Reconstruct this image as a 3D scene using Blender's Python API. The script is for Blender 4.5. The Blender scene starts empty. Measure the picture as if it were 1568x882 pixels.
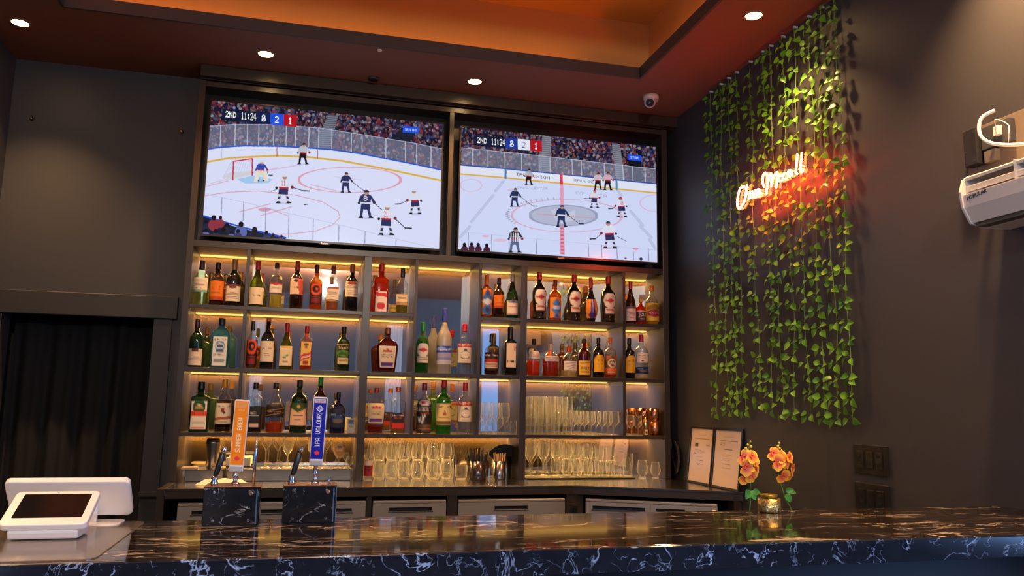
import bpy, math, random
import numpy as np
from math import sin, cos, pi, radians
from mathutils import Vector, Matrix
S = bpy.context.scene
COL = S.collection
rnd = random.Random(7)

# ---------------- camera, world, sun/area light, exposure ----------------
CP = (0.6915, -4.91956, 1.39565); CR = (1.71782, -0.01612, -0.25091); CF = 1216.65612
cam = bpy.data.objects.new('camera', bpy.data.cameras.new('camera')); COL.objects.link(cam)
cam.location = CP; cam.rotation_euler = CR
cam.data.sensor_width = 36; cam.data.lens = CF / 1568 * 36; cam.data.clip_start = .05
S.camera = cam
S.view_settings.view_transform = 'Standard'; S.view_settings.look = 'None'
S.view_settings.exposure = 0.0; S.view_settings.gamma = 1.0; S.view_settings.use_curve_mapping = False
try:
    S.cycles.transparent_max_bounces = 32; S.cycles.max_bounces = 10; S.cycles.sample_clamp_indirect = 6
except Exception: pass
wld = bpy.data.worlds.new('sky'); S.world = wld; wld.use_nodes = True
wbg = wld.node_tree.nodes['Background']; wbg.inputs[0].default_value = (.10, .27, .72, 1); wbg.inputs[1].default_value = .75

XLW = -1.10
def area(name, loc, rot, sx, sy, power, color):
    d = bpy.data.lights.new(name, 'AREA'); d.shape = 'RECTANGLE'; d.size = sx; d.size_y = sy; d.energy = power; d.color = color
    o = bpy.data.objects.new(name, d); COL.objects.link(o); o.location = loc; o.rotation_euler = rot
    return o
# daylight at the street window behind the camera, plus two added side sources
area('window_daylight', (4.6, -9.62, 1.7), (radians(90), 0, 0), 1.4, 2.7, 7, (.30, .55, 1.0))
area('window_daylight', (6.48, -6.6, 1.7), (radians(90), 0, radians(90)), 3.0, 2.7, 170, (.28, .48, 1.0))  # added source at an unseen side window, blue light for the bar front

area('window_daylight', (XLW - .06, -6.8, 1.7), (radians(90), 0, radians(-90)), 3.0, 2.7, 110, (.42, .60, 1.0))  # added source at an unseen left window, cool light for the right wall
MR = Matrix.Rotation(CR[2], 3, 'Z') @ Matrix.Rotation(CR[1], 3, 'Y') @ Matrix.Rotation(CR[0], 3, 'X')
def un(a, b, ax, v):
    """where the sight line measured at (a, b) meets the real plane ax = v"""
    d = MR @ Vector(((a - 784) / CF, -(b - 441) / CF, -1)); i = 'xyz'.index(ax)
    return Vector(CP) + d * ((v - CP[i]) / d[i])

# ---------------- colours and materials ----------------
def lin(c):
    if isinstance(c, str): c = tuple(int(c[i:i + 2], 16) for i in (0, 2, 4))
    return tuple(((x / 255) / 12.92 if x / 255 <= .04045 else ((x / 255 + .055) / 1.055) ** 2.4) for x in c)
MATS = {}
def new(name):
    m = bpy.data.materials.new(name); m.use_nodes = True; m.node_tree.nodes.clear(); return m, m.node_tree.nodes, m.node_tree.links
def mat(name, col=(.8, .8, .8), rough=.5, metal=0, coat=0, emit=None, es=0, noise=0, nscale=30, bump=0, spec=.5, stretch=(1, 1, 1), trans=0):
    if name in MATS: return MATS[name]
    m, N, L = new(name)
    o = N.new('ShaderNodeOutputMaterial'); p = N.new('ShaderNodeBsdfPrincipled'); L.new(p.outputs[0], o.inputs[0])
    p.inputs['Base Color'].default_value = (*col, 1); p.inputs['Roughness'].default_value = rough; p.inputs['Metallic'].default_value = metal
    p.inputs['Coat Weight'].default_value = coat; p.inputs['Coat Roughness'].default_value = .05; p.inputs['Specular IOR Level'].default_value = spec
    if emit: p.inputs['Emission Color'].default_value = (*emit, 1); p.inputs['Emission Strength'].default_value = es
    if noise or bump:
        tc = N.new('ShaderNodeTexCoord'); mp = N.new('ShaderNodeMapping'); nz = N.new('ShaderNodeTexNoise')
        mp.inputs['Scale'].default_value = stretch; nz.inputs['Scale'].default_value = nscale; nz.inputs['Detail'].default_value = 5
        L.new(tc.outputs['Object'], mp.inputs[0]); L.new(mp.outputs[0], nz.inputs['Vector'])
        if noise:
            r = N.new('ShaderNodeMapRange'); r.inputs[3].default_value = 1 - noise; r.inputs[4].default_value = 1 + noise
            mx = N.new('ShaderNodeVectorMath'); mx.operation = 'SCALE'; mx.inputs[0].default_value = col
            L.new(nz.outputs['Fac'], r.inputs[0]); L.new(r.outputs[0], mx.inputs['Scale']); L.new(mx.outputs[0], p.inputs['Base Color'])
        if bump:
            b = N.new('ShaderNodeBump'); b.inputs['Strength'].default_value = bump; b.inputs['Distance'].default_value = .01
            L.new(nz.outputs['Fac'], b.inputs['Height']); L.new(b.outputs[0], p.inputs['Normal'])
    MATS[name] = m; return m
def emis(name, col, st):
    if name in MATS: return MATS[name]
    m, N, L = new(name); o = N.new('ShaderNodeOutputMaterial'); e = N.new('ShaderNodeEmission')
    e.inputs[0].default_value = (*col, 1); e.inputs[1].default_value = st; L.new(e.outputs[0], o.inputs[0]); MATS[name] = m; return m
def thin(name, tint=(.95, .97, .96), edge=.85, base=.05, power=3., rough=.02, body=None, bw=0, gl=(1, 1, 1), frost=0):
    """thin glass: tinted see-through with fresnel-like reflection, optional coloured body"""
    if name in MATS: return MATS[name]
    m, N, L = new(name); o = N.new('ShaderNodeOutputMaterial'); t = N.new('ShaderNodeBsdfTransparent'); t.inputs[0].default_value = (*tint, 1)
    g = N.new('ShaderNodeBsdfGlossy'); g.inputs['Roughness'].default_value = rough; g.inputs['Color'].default_value = (*gl, 1)
    lw = N.new('ShaderNodeLayerWeight'); lw.inputs[0].default_value = .5
    pw = N.new('ShaderNodeMath'); pw.operation = 'POWER'; pw.inputs[1].default_value = power; L.new(lw.outputs['Facing'], pw.inputs[0])
    r = N.new('ShaderNodeMath'); r.operation = 'MULTIPLY_ADD'; r.inputs[1].default_value = edge; r.inputs[2].default_value = base; r.use_clamp = True
    L.new(pw.outputs[0], r.inputs[0])
    mx = N.new('ShaderNodeMixShader'); L.new(r.outputs[0], mx.inputs[0]); L.new(g.outputs[0], mx.inputs[2])
    if frost:   # white edge mix stands in for strip light refracted in the wall
        f1 = N.new('ShaderNodeBsdfTranslucent'); f1.inputs[0].default_value = (1, 1, 1, 1); f2 = N.new('ShaderNodeBsdfDiffuse'); f2.inputs[0].default_value = (1, 1, 1, 1)
        f3 = N.new('ShaderNodeMixShader'); f3.inputs[0].default_value = .4; L.new(f1.outputs[0], f3.inputs[1]); L.new(f2.outputs[0], f3.inputs[2])
        f4 = N.new('ShaderNodeMixShader'); f4.inputs[0].default_value = frost; L.new(g.outputs[0], f4.inputs[1]); L.new(f3.outputs[0], f4.inputs[2]); L.new(f4.outputs[0], mx.inputs[2])
    if body:
        d = N.new('ShaderNodeBsdfTranslucent'); d.inputs[0].default_value = (*body, 1)
        d2 = N.new('ShaderNodeBsdfDiffuse'); d2.inputs[0].default_value = (*body, 1)
        a = N.new('ShaderNodeMixShader'); a.inputs[0].default_value = .5; L.new(d.outputs[0], a.inputs[1]); L.new(d2.outputs[0], a.inputs[2])
        b = N.new('ShaderNodeMixShader'); b.inputs[0].default_value = bw; L.new(t.outputs[0], b.inputs[1]); L.new(a.outputs[0], b.inputs[2]); L.new(b.outputs[0], mx.inputs[1])
    else: L.new(t.outputs[0], mx.inputs[1])
    L.new(mx.outputs[0], o.inputs[0]); MATS[name] = m; return m
def vcol(name, emission=0, rough=.6):
    """material that shows the mesh's own printed colours (attribute 'print')"""
    if name in MATS: return MATS[name]
    m, N, L = new(name); o = N.new('ShaderNodeOutputMaterial'); a = N.new('ShaderNodeAttribute'); a.attribute_name = 'print'
    if emission:
        e = N.new('ShaderNodeEmission'); e.inputs[1].default_value = emission; L.new(a.outputs[0], e.inputs[0])
        g = N.new('ShaderNodeBsdfGlossy'); g.inputs['Roughness'].default_value = .15; g.inputs['Color'].default_value = (.02, .02, .02, 1)
        ad = N.new('ShaderNodeAddShader'); L.new(e.outputs[0], ad.inputs[0]); L.new(g.outputs[0], ad.inputs[1]); L.new(ad.outputs[0], o.inputs[0])
    else:
        p = N.new('ShaderNodeBsdfPrincipled'); p.inputs['Roughness'].default_value = rough; L.new(a.outputs[0], p.inputs['Base Color']); L.new(p.outputs[0], o.inputs[0])
    MATS[name] = m; return m
def marble(name, base, vein, scale, stretch, rough=.06, amount=.02, mlo=.46):
    m, N, L = new(name); o = N.new('ShaderNodeOutputMaterial'); p = N.new('ShaderNodeBsdfPrincipled'); L.new(p.outputs[0], o.inputs[0])
    tc = N.new('ShaderNodeTexCoord'); mp = N.new('ShaderNodeMapping'); mp.inputs['Scale'].default_value = stretch; L.new(tc.outputs['Object'], mp.inputs[0])
    def veins(sc, dist, width, off):
        n = N.new('ShaderNodeTexNoise'); n.inputs['Scale'].default_value = sc; n.inputs['Detail'].default_value = 6; n.inputs['Distortion'].default_value = dist
        ad = N.new('ShaderNodeVectorMath'); ad.operation = 'ADD'; ad.inputs[1].default_value = (off, off * 2, 0); L.new(mp.outputs[0], ad.inputs[0]); L.new(ad.outputs[0], n.inputs['Vector'])
        s = N.new('ShaderNodeMath'); s.operation = 'SUBTRACT'; s.inputs[1].default_value = .5; L.new(n.outputs['Fac'], s.inputs[0])
        b = N.new('ShaderNodeMath'); b.operation = 'ABSOLUTE'; L.new(s.outputs[0], b.inputs[0])
        r = N.new('ShaderNodeMapRange'); r.inputs[1].default_value = 0; r.inputs[2].default_value = width; r.inputs[3].default_value = 1; r.inputs[4].default_value = 0; L.new(b.outputs[0], r.inputs[0])
        return r
    def mask(sc, lo, hi, off):
        n = N.new('ShaderNodeTexNoise'); n.inputs['Scale'].default_value = sc; n.inputs['Detail'].default_value = 3
        ad = N.new('ShaderNodeVectorMath'); ad.operation = 'ADD'; ad.inputs[1].default_value = (off, off, off); L.new(mp.outputs[0], ad.inputs[0]); L.new(ad.outputs[0], n.inputs['Vector'])
        r = N.new('ShaderNodeMapRange'); r.inputs[1].default_value = lo; r.inputs[2].default_value = hi; L.new(n.outputs['Fac'], r.inputs[0]); return r
    def mul(a, b):
        x = N.new('ShaderNodeMath'); x.operation = 'MULTIPLY'; L.new(a.outputs[0], x.inputs[0]); L.new(b.outputs[0], x.inputs[1]); return x
    v1 = mul(veins(scale, 1.2, amount, 3), mask(scale * 1.3, mlo, mlo + .14, 9)); v2 = mul(veins(scale * 3.2, .6, amount * .9, 17), mask(scale * 2.5, mlo + .04, mlo + .18, 5))
    mxx = N.new('ShaderNodeMath'); mxx.operation = 'MAXIMUM'; L.new(v1.outputs[0], mxx.inputs[0]); L.new(v2.outputs[0], mxx.inputs[1])
    cl = N.new('ShaderNodeTexNoise'); cl.inputs['Scale'].default_value = scale * 4; cl.inputs['Detail'].default_value = 4; L.new(mp.outputs[0], cl.inputs['Vector'])
    cr = N.new('ShaderNodeMapRange'); cr.inputs[3].default_value = .4; cr.inputs[4].default_value = 1.7; L.new(cl.outputs['Fac'], cr.inputs[0])
    sc_ = N.new('ShaderNodeVectorMath'); sc_.operation = 'SCALE'; sc_.inputs[0].default_value = base; L.new(cr.outputs[0], sc_.inputs['Scale'])
    mix = N.new('ShaderNodeMix'); mix.data_type = 'RGBA'; L.new(mxx.outputs[0], mix.inputs[0]); L.new(sc_.outputs[0], mix.inputs[6]); mix.inputs[7].default_value = (*vein, 1)
    L.new(mix.outputs[2], p.inputs['Base Color']); p.inputs['Roughness'].default_value = rough; p.inputs['IOR'].default_value = 1.6
    return m

# ---------------- mesh builder ----------------
class MB:
    def __init__(s): s.v = []; s.f = []; s.sm = []
    def add(s, vs, fs, smooth=False):
        o = len(s.v); s.v += [tuple(v) for v in vs]; s.f += [tuple(i + o for i in f) for f in fs]; s.sm += [smooth] * len(fs); return s
    def box(s, x0, x1, y0, y1, z0, z1):
        v = [(x, y, z) for x in (x0, x1) for y in (y0, y1) for z in (z0, z1)]
        return s.add(v, [(0, 1, 3, 2), (4, 6, 7, 5), (0, 4, 5, 1), (2, 3, 7, 6), (0, 2, 6, 4), (1, 5, 7, 3)])
    def obox(s, c, ux, uy, uz):
        c, ux, uy, uz = map(Vector, (c, ux, uy, uz))
        v = [c + ux * a + uy * b + uz * d for a in (-1, 1) for b in (-1, 1) for d in (-1, 1)]
        return s.add(v, [(0, 1, 3, 2), (4, 6, 7, 5), (0, 4, 5, 1), (2, 3, 7, 6), (0, 2, 6, 4), (1, 5, 7, 3)])
    def lathe(s, prof, seg=20, c=(0, 0, 0), n=2., asp=1., cap0=True, cap1=True, axis='z'):
        vs = []; fs = []
        for (r, z) in prof:
            for k in range(seg):
                a = 2 * pi * k / seg; ca, sa = cos(a), sin(a)
                x = r * math.copysign(abs(ca) ** (2 / n), ca); y = r * asp * math.copysign(abs(sa) ** (2 / n), sa)
                p = (x, y, z) if axis == 'z' else ((x, z, y) if axis == 'y' else (z, x, y))
                vs.append((c[0] + p[0], c[1] + p[1], c[2] + p[2]))
        for i in range(len(prof) - 1):
            for k in range(seg):
                k2 = (k + 1) % seg; fs.append((i * seg + k, i * seg + k2, (i + 1) * seg + k2, (i + 1) * seg + k))
        s.add(vs, fs, True)
        if cap0: s.add(vs[:seg], [tuple(range(seg))[::-1]])
        if cap1: s.add(vs[-seg:], [tuple(range(seg))])
        return s
    def cyl(s, c, r, h, seg=20): return s.lathe([(r, 0), (r, h)], seg, c)
    def tube(s, pts, r, seg=8, caps=True):
        pts = [Vector(p) for p in pts]; rs = r if isinstance(r, (list, tuple)) else [r] * len(pts); vs = []; fs = []
        t0 = (pts[1] - pts[0]).normalized(); u = t0.orthogonal().normalized()
        for i, p in enumerate(pts):
            t = (pts[min(i + 1, len(pts) - 1)] - pts[max(i - 1, 0)]).normalized(); u = (u - t * u.dot(t)).normalized(); w = t.cross(u)
            for k in range(seg):
                a = 2 * pi * k / seg; vs.append(p + (u * cos(a) + w * sin(a)) * rs[i])
        for i in range(len(pts) - 1):
            for k in range(seg):
                k2 = (k + 1) % seg; fs.append((i * seg + k, i * seg + k2, (i + 1) * seg + k2, (i + 1) * seg + k))
        s.add(vs, fs, True)
        if caps: s.add(vs[:seg], [tuple(range(seg))[::-1]]); s.add(vs[-seg:], [tuple(range(seg))])
        return s
    def prism(s, poly, d0, d1, ax='y'):
        n = len(poly)
        def P(a, b, d): return {'y': (a, d, b), 'x': (d, a, b), 'z': (a, b, d)}[ax]
        v = [P(a, b, d0) for a, b in poly] + [P(a, b, d1) for a, b in poly]
        return s.add(v, [tuple(range(n)), tuple(range(n, 2 * n))[::-1]] + [(i, i + n, (i + 1) % n + n, (i + 1) % n) for i in range(n)])
    def build(s, name, m, parent=None, bevel=0, off=(0, 0, 0), recalc=True):
        me = bpy.data.meshes.new(name)
        ox, oy, oz = off
        me.from_pydata([(x - ox, y - oy, z - oz) for x, y, z in s.v], [], s.f)
        me.polygons.foreach_set('use_smooth', s.sm); me.materials.append(m)
        if recalc:
            import bmesh
            b = bmesh.new(); b.from_mesh(me); bmesh.ops.remove_doubles(b, verts=b.verts, dist=1e-6); bmesh.ops.recalc_face_normals(b, faces=b.faces); b.to_mesh(me); b.free()
        me.update()
        o = bpy.data.objects.new(name, me); COL.objects.link(o)
        if parent: o.parent = parent
        else: o.location = off
        if bevel:
            b = o.modifiers.new('bevel', 'BEVEL'); b.width = bevel; b.segments = 2; b.limit_method = 'ANGLE'
        return o
def tag(o, label=None, cat=None, group=None, kind=None):
    if label: o['label'] = label
    if cat: o['category'] = cat
    if group: o['group'] = group
    if kind: o['kind'] = kind
    return o
def thing(name, label, cat, loc=(0, 0, 0), rz=0, group=None):
    o = bpy.data.objects.new(name, None); COL.objects.link(o); o.empty_display_size = .05
    o.location = loc; o.rotation_euler = (0, 0, rz); return tag(o, label, cat, group)
def struct(name, mb, m, bevel=0): return tag(mb.build(name, m, bevel=bevel), kind='structure')

# ---------------- a small painter for printed matter and screens ----------------
FONT = {k: [int(v[i:i + 2], 16) for i in range(0, 10, 2)] for k, v in dict(A='7E1111117E', B='7F49494936', C='3E41414122', D='7F4141221C', E='7F49494941', F='7F09090901', G='3E4149497A', H='7F0808087F', I='00417F4100', J='2040413F01', K='7F08142241', L='7F40404040', M='7F020C027F', N='7F0408107F', O='3E4141413E', P='7F09090906', R='7F09192946', S='4649494931', T='01017F0101', U='3F4040403F', V='1F2040201F', W='3F4038403F', X='6314081463', Y='0708700807', Z='6151494543').items()}
FONT.update({'0': [0x3E, 0x51, 0x49, 0x45, 0x3E], '1': [0, 0x42, 0x7F, 0x40, 0], '2': [0x42, 0x61, 0x51, 0x49, 0x46], '4': [0x18, 0x14, 0x12, 0x7F, 0x10], '8': [0x36, 0x49, 0x49, 0x49, 0x36], ':': [0, 0x36, 0x36, 0, 0], ' ': [0] * 5, "'": [0, 5, 3, 0, 0]})
class Ras:
    def __init__(s, w, h, bg): s.w = w; s.h = h; s.a = np.zeros((h, w, 3)); s.a[:] = lin(bg)
    def _bb(s, x0, y0, x1, y1):
        x0 = max(0, int(x0)); y0 = max(0, int(y0)); x1 = min(s.w, int(x1) + 2); y1 = min(s.h, int(y1) + 2)
        if x1 <= x0 or y1 <= y0: return None
        yy, xx = np.mgrid[y0:y1, x0:x1]; return (slice(y0, y1), slice(x0, x1)), xx + .5, yy + .5
    def _put(s, sl, m, c, al):
        t = s.a[sl]; t[m] = t[m] * (1 - al) + np.array(lin(c)) * al
    def poly(s, pts, c, al=1):
        xs = [p[0] for p in pts]; ys = [p[1] for p in pts]; b = s._bb(min(xs), min(ys), max(xs), max(ys))
        if not b: return
        sl, X, Y = b; m = np.zeros(X.shape, bool); n = len(pts)
        for i in range(n):
            (x1, y1), (x2, y2) = pts[i], pts[(i + 1) % n]
            if y1 == y2: continue
            cnd = ((y1 > Y) != (y2 > Y)) & (X < (x2 - x1) * (Y - y1) / (y2 - y1) + x1); m ^= cnd
        s._put(sl, m, c, al)
    def rect(s, x0, y0, x1, y1, c, al=1): s.poly([(x0, y0), (x1, y0), (x1, y1), (x0, y1)], c, al)
    def line(s, pts, w, c, al=1):
        for (x1, y1), (x2, y2) in zip(pts, pts[1:]):
            b = s._bb(min(x1, x2) - w, min(y1, y2) - w, max(x1, x2) + w, max(y1, y2) + w)
            if not b: continue
            sl, X, Y = b; d2 = (x2 - x1) ** 2 + (y2 - y1) ** 2 + 1e-9
            t = np.clip(((X - x1) * (x2 - x1) + (Y - y1) * (y2 - y1)) / d2, 0, 1)
            s._put(sl, np.hypot(X - x1 - t * (x2 - x1), Y - y1 - t * (y2 - y1)) < w / 2, c, al)
    def ell(s, cx, cy, rx, ry, c, al=1, wd=0):
        b = s._bb(cx - rx - 3, cy - ry - 3, cx + rx + 3, cy + ry + 3)
        if not b: return
        sl, X, Y = b; q = np.hypot((X - cx) / rx, (Y - cy) / ry)
        s._put(sl, (q < 1) if not wd else (np.abs(q - 1) < wd / min(rx, ry) / 2), c, al)
    def text(s, t, x, y, w, h, c, sh=0, vert=False):
        """w, h: size of the whole word; sh: fall in y per unit x; vert: reads bottom to top"""
        n = len(t); cw = (h if vert else w) / (n * 6 - 1); ch = (w if vert else h) / 7
        for i, k in enumerate(t):
            for j, colb in enumerate(FONT.get(k, FONT[' '])):
                for r in range(7):
                    if colb >> r & 1:
                        u = (i * 6 + j) * cw; q = r * ch
                        if vert: s.rect(x + q, y + h - u - cw, x + q + ch, y + h - u, c)
                        else:
                            Y = y + q + sh * u; s.poly([(x + u, Y), (x + u + cw * 1.05, Y + sh * cw), (x + u + cw * 1.05, Y + ch * 1.05 + sh * cw), (x + u, Y + ch * 1.05)], c)
    def sample(s, X, Y):
        X = np.clip(X - .5, 0, s.w - 1.001); Y = np.clip(Y - .5, 0, s.h - 1.001); x = X.astype(int); y = Y.astype(int); fx = (X - x)[..., None]; fy = (Y - y)[..., None]
        a = s.a; return (a[y, x] * (1 - fx) + a[y, np.minimum(x + 1, s.w - 1)] * fx) * (1 - fy) + (a[np.minimum(y + 1, s.h - 1), x] * (1 - fx) + a[np.minimum(y + 1, s.h - 1), np.minimum(x + 1, s.w - 1)] * fx) * fy
def printed(name, P, nu, nv, ras, m, parent, quad=None, thick=0):
    """a printed sheet: P(u, v) gives the point (v = 0 at the top), colours come from the painter"""
    us = np.linspace(0, 1, nu); vs = np.linspace(0, 1, nv)
    V = [P(u, v) for v in vs for u in us]
    F = [(j * nu + i, j * nu + i + 1, (j + 1) * nu + i + 1, (j + 1) * nu + i) for j in range(nv - 1) for i in range(nu - 1)]
    me = bpy.data.meshes.new(name); me.from_pydata(V, [], F); me.materials.append(m)
    U, W = np.meshgrid(us, vs)
    if quad is None: X = U * ras.w; Y = W * ras.h
    else:
        (ax, ay), (bx, by), (cx, cy), (dx, dy) = quad  # tl tr br bl: projective map of the unit square
        sx = ax - bx + cx - dx; sy = ay - by + cy - dy; d1x = bx - cx; d1y = by - cy; d2x = dx - cx; d2y = dy - cy; de = d1x * d2y - d2x * d1y
        g = (sx * d2y - d2x * sy) / de; h = (d1x * sy - sx * d1y) / de
        w = g * U + h * W + 1; X = ((bx - ax + g * bx) * U + (dx - ax + h * dx) * W + ax) / w; Y = ((by - ay + g * by) * U + (dy - ay + h * dy) * W + ay) / w
    c = ras.sample(X, Y).reshape(-1, 3); at = me.color_attributes.new('print', 'FLOAT_COLOR', 'POINT')
    at.data.foreach_set('color', np.concatenate([c, np.ones((len(c), 1))], 1).astype(np.float32).ravel()); me.polygons.foreach_set('use_smooth', [True] * len(F))
    o = bpy.data.objects.new(name, me); COL.objects.link(o); o.parent = parent; return o
PRINT = vcol('printed paper', 0, .55); PRINTG = vcol('printed glossy', 0, .25)

def text3(name, body, size, m, parent, loc, rot, ext=.0004, align='CENTER'):
    """raised lettering turned into a mesh of its own"""
    c = bpy.data.curves.new(name, 'FONT'); c.body = body; c.size = size; c.align_x = align; c.extrude = ext
    tmp = bpy.data.objects.new('tmp_text', c); COL.objects.link(tmp); bpy.context.view_layer.update()
    me = bpy.data.meshes.new_from_object(tmp.evaluated_get(bpy.context.evaluated_depsgraph_get())); bpy.data.objects.remove(tmp)
    me.materials.clear(); me.materials.append(m); o = bpy.data.objects.new(name, me); COL.objects.link(o); o.parent = parent; o.location = loc; o.rotation_euler = rot; return o

# ---------------- key dimensions (metres) ----------------
XW = 3.10; ZC = 3.405; XL = -1.10; YB = -9.6; CZ = .937; BZ = 1.07
BF, BB = -3.1075, -2.521           # front and back edge of the bar top
S1, S2, S3 = 1.954, 1.5875, 1.2152 # shelf tops
paint = mat('charcoal wall paint', (.040, .038, .043), .5, bump=.03, nscale=60, noise=.06)
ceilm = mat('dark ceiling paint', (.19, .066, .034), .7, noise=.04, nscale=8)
trim = mat('black trim paint', (.028, .026, .027), .45, noise=.05)
cabm = mat('dark wood grain laminate', (.038, .028, .020), .30, noise=.35, nscale=14, bump=.05, stretch=(1, 1, .05), spec=.6)
cabh = mat('dark wood grain laminate across', (.038, .028, .020), .30, noise=.35, nscale=14, bump=.05, stretch=(.05, 1, 1), spec=.6)
blk = mat('black plastic', (.008, .008, .009), .3)
steel = mat('brushed steel', (.42, .40, .38), .24, 1, noise=.08, nscale=60, stretch=(.03, 1, 1))
chrome = mat('chrome', (.75, .75, .78), .08, 1)

# ---------------- the room ----------------
struct('floor', MB().box(XL - .2, 6.7, YB - .1, .7, -.1, 0), mat('dark floor tiles', (.05, .045, .042), .4, noise=.2))
# ceiling with a raised tray
TX0, TX1, TY1, TY0 = -.633, 2.579, -.593, -3.3; G = .12; TZ = 3.83
c = MB()
c.box(XL - .2, 6.7, TY1, .7, ZC, ZC + .03).box(XL - .2, 6.7, YB - .1, TY0, ZC, ZC + .03).box(XL - .2, TX0, TY0, TY1, ZC, ZC + .03).box(TX1, 6.7, TY0, TY1, ZC, ZC + .03)
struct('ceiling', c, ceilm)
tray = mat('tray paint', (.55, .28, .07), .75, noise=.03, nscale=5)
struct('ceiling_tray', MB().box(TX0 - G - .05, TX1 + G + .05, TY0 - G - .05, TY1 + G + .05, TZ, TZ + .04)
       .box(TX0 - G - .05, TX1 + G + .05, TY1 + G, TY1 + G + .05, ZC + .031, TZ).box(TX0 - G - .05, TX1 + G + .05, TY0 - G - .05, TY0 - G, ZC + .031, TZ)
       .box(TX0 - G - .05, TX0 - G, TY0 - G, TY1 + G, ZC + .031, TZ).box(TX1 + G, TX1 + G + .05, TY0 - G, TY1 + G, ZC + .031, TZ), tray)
lipm = mat('tray lip paint', (.045, .033, .03), .6)
n = 1
for b in ((TX0 - .012, TX1 + .012, TY1 - .001, TY1 + .014), (TX0 - .012, TX1 + .012, TY0 - .014, TY0 + .001), (TX0 - .014, TX0 + .001, TY0, TY1), (TX1 - .001, TX1 + .014, TY0, TY1)):
    struct('trim_%d' % n, MB().box(*b, ZC - .0005, ZC + .07), lipm); n += 1
coveled = emis('orange cove light', (1, .30, .0), 7.5); coveled2 = emis('orange cove light strong', (1, .30, .008), 30)
def strip(name, b, m, label):
    o = MB().box(*b).build(name, m); return tag(o, label, 'light strip')
strip('cove_light_strip', (TX0, 2.22, TY1 + .035, TY1 + .06, ZC + .034, ZC + .046), coveled, 'orange light strip hidden along the back edge of the raised ceiling tray')
strip('cove_light_strip', (TX1 + .035, TX1 + .06, TY0 + .1, TY1 - .25, ZC + .034, ZC + .046), coveled, 'orange light strip hidden along the right edge of the raised ceiling tray')
strip('cove_light_strip', (TX0 - .06, TX0 - .035, TY0 + .1, TY1 - .1, ZC + .034, ZC + .046), coveled2, 'orange light strip hidden along the left edge of the raised ceiling tray')
strip('cove_light_strip', (TX0, TX1, TY0 - .06, TY0 - .035, ZC + .034, ZC + .046), coveled2, 'orange light strip hidden along the near edge of the raised ceiling tray')
# walls
struct('wall_back', MB().box(-.06, XW + .1, .335, .43, 0, ZC), paint)
YL = .20; DX0, DX1, DZ = -1.02, -.214, 1.885
struct('wall_back_left', MB().box(DX1, -.045, YL, YL + .12, 0, ZC).box(XL, DX0, YL, YL + .12, 0, ZC).box(DX0, DX1, YL, YL + .12, DZ, ZC), paint)
struct('wall_left', MB().box(XL - .1, XL, -5.2, .7, 0, ZC).box(XL - .1, XL, YB, -8.4, 0, ZC).box(XL - .1, XL, -8.4, -5.2, 0, .3).box(XL - .1, XL, -8.4, -5.2, 3.1, ZC), paint)
k = MB().box(XL - .04, XL, -8.4, -8.35, .3, 3.1).box(XL - .04, XL, -5.25, -5.2, .3, 3.1).box(XL - .04, XL, -8.4, -5.2, .3, .35).box(XL - .04, XL, -8.4, -5.2, 3.05, 3.1).box(XL - .04, XL, -6.83, -6.77, .35, 3.05)
w = struct('window_3', k, mat('black trim paint', (.028, .026, .027), .45, noise=.05)); MB().box(XL - .02, XL - .015, -8.35, -5.25, .35, 3.05).build('pane', thin('window pane'), w)  # window added out of view to go with the left daylight
struct('wall_passage', MB().box(XL, -.06, .62, .7, 0, ZC), trim)
struct('wall_right', MB().box(XW, XW + .12, -3.45, .43, 0, ZC), paint)
struct('wall_right_side', MB().box(XW + .12, 6.7, -3.45, -3.35, 0, ZC), paint)
struct('wall_far_right', MB().box(6.5, 6.7, YB, -8.2, 0, ZC).box(6.5, 6.7, -5.0, -3.45, 0, ZC).box(6.5, 6.7, -8.2, -5.0, 0, .3).box(6.5, 6.7, -8.2, -5.0, 3.1, ZC), paint)
k = MB().box(6.5, 6.54, -8.2, -8.15, .3, 3.1).box(6.5, 6.54, -5.05, -5.0, .3, 3.1).box(6.5, 6.54, -8.2, -5, .3, .35).box(6.5, 6.54, -8.2, -5, 3.05, 3.1).box(6.5, 6.54, -6.63, -6.58, .35, 3.05)
w = struct('window_2', k, trim); MB().box(6.515, 6.52, -8.15, -5.05, .35, 3.05).build('pane', thin('window pane'), w)  # window added out of view to go with the right daylight
slate = mat('slate blue wall paint', (.030, .050, .080), .7)  # blue of the daylight is put into the rear wall colour
W = [(3.9, 5.3)]
f = MB().box(XL, 3.9, YB - .1, YB, 0, ZC).box(5.3, 6.7, YB - .1, YB, 0, ZC)
for a, b in W: f.box(a, b, YB - .1, YB, 0, .3).box(a, b, YB - .1, YB, 3.1, ZC)
struct('wall_front', f, slate)
for i, (a, b) in enumerate(W):
    w = MB().box(a, a + .05, YB - .02, YB + .03, .3, 3.1).box(b - .05, b, YB - .02, YB + .03, .3, 3.1).box(a, b, YB - .02, YB + .03, .3, .35).box(a, b, YB - .02, YB + .03, 3.05, 3.1).box((a + b) / 2 - .02, (a + b) / 2 + .02, YB - .02, YB + .03, .35, 3.05)
    w = struct('window_%d' % (i + 1), w, trim)
    MB().box(a + .05, b - .05, YB - .008, YB - .004, .35, 3.05).build('pane', thin('window pane'), w)
curt = mat('pale curtain cloth', (.45, .50, .58), .8)
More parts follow.
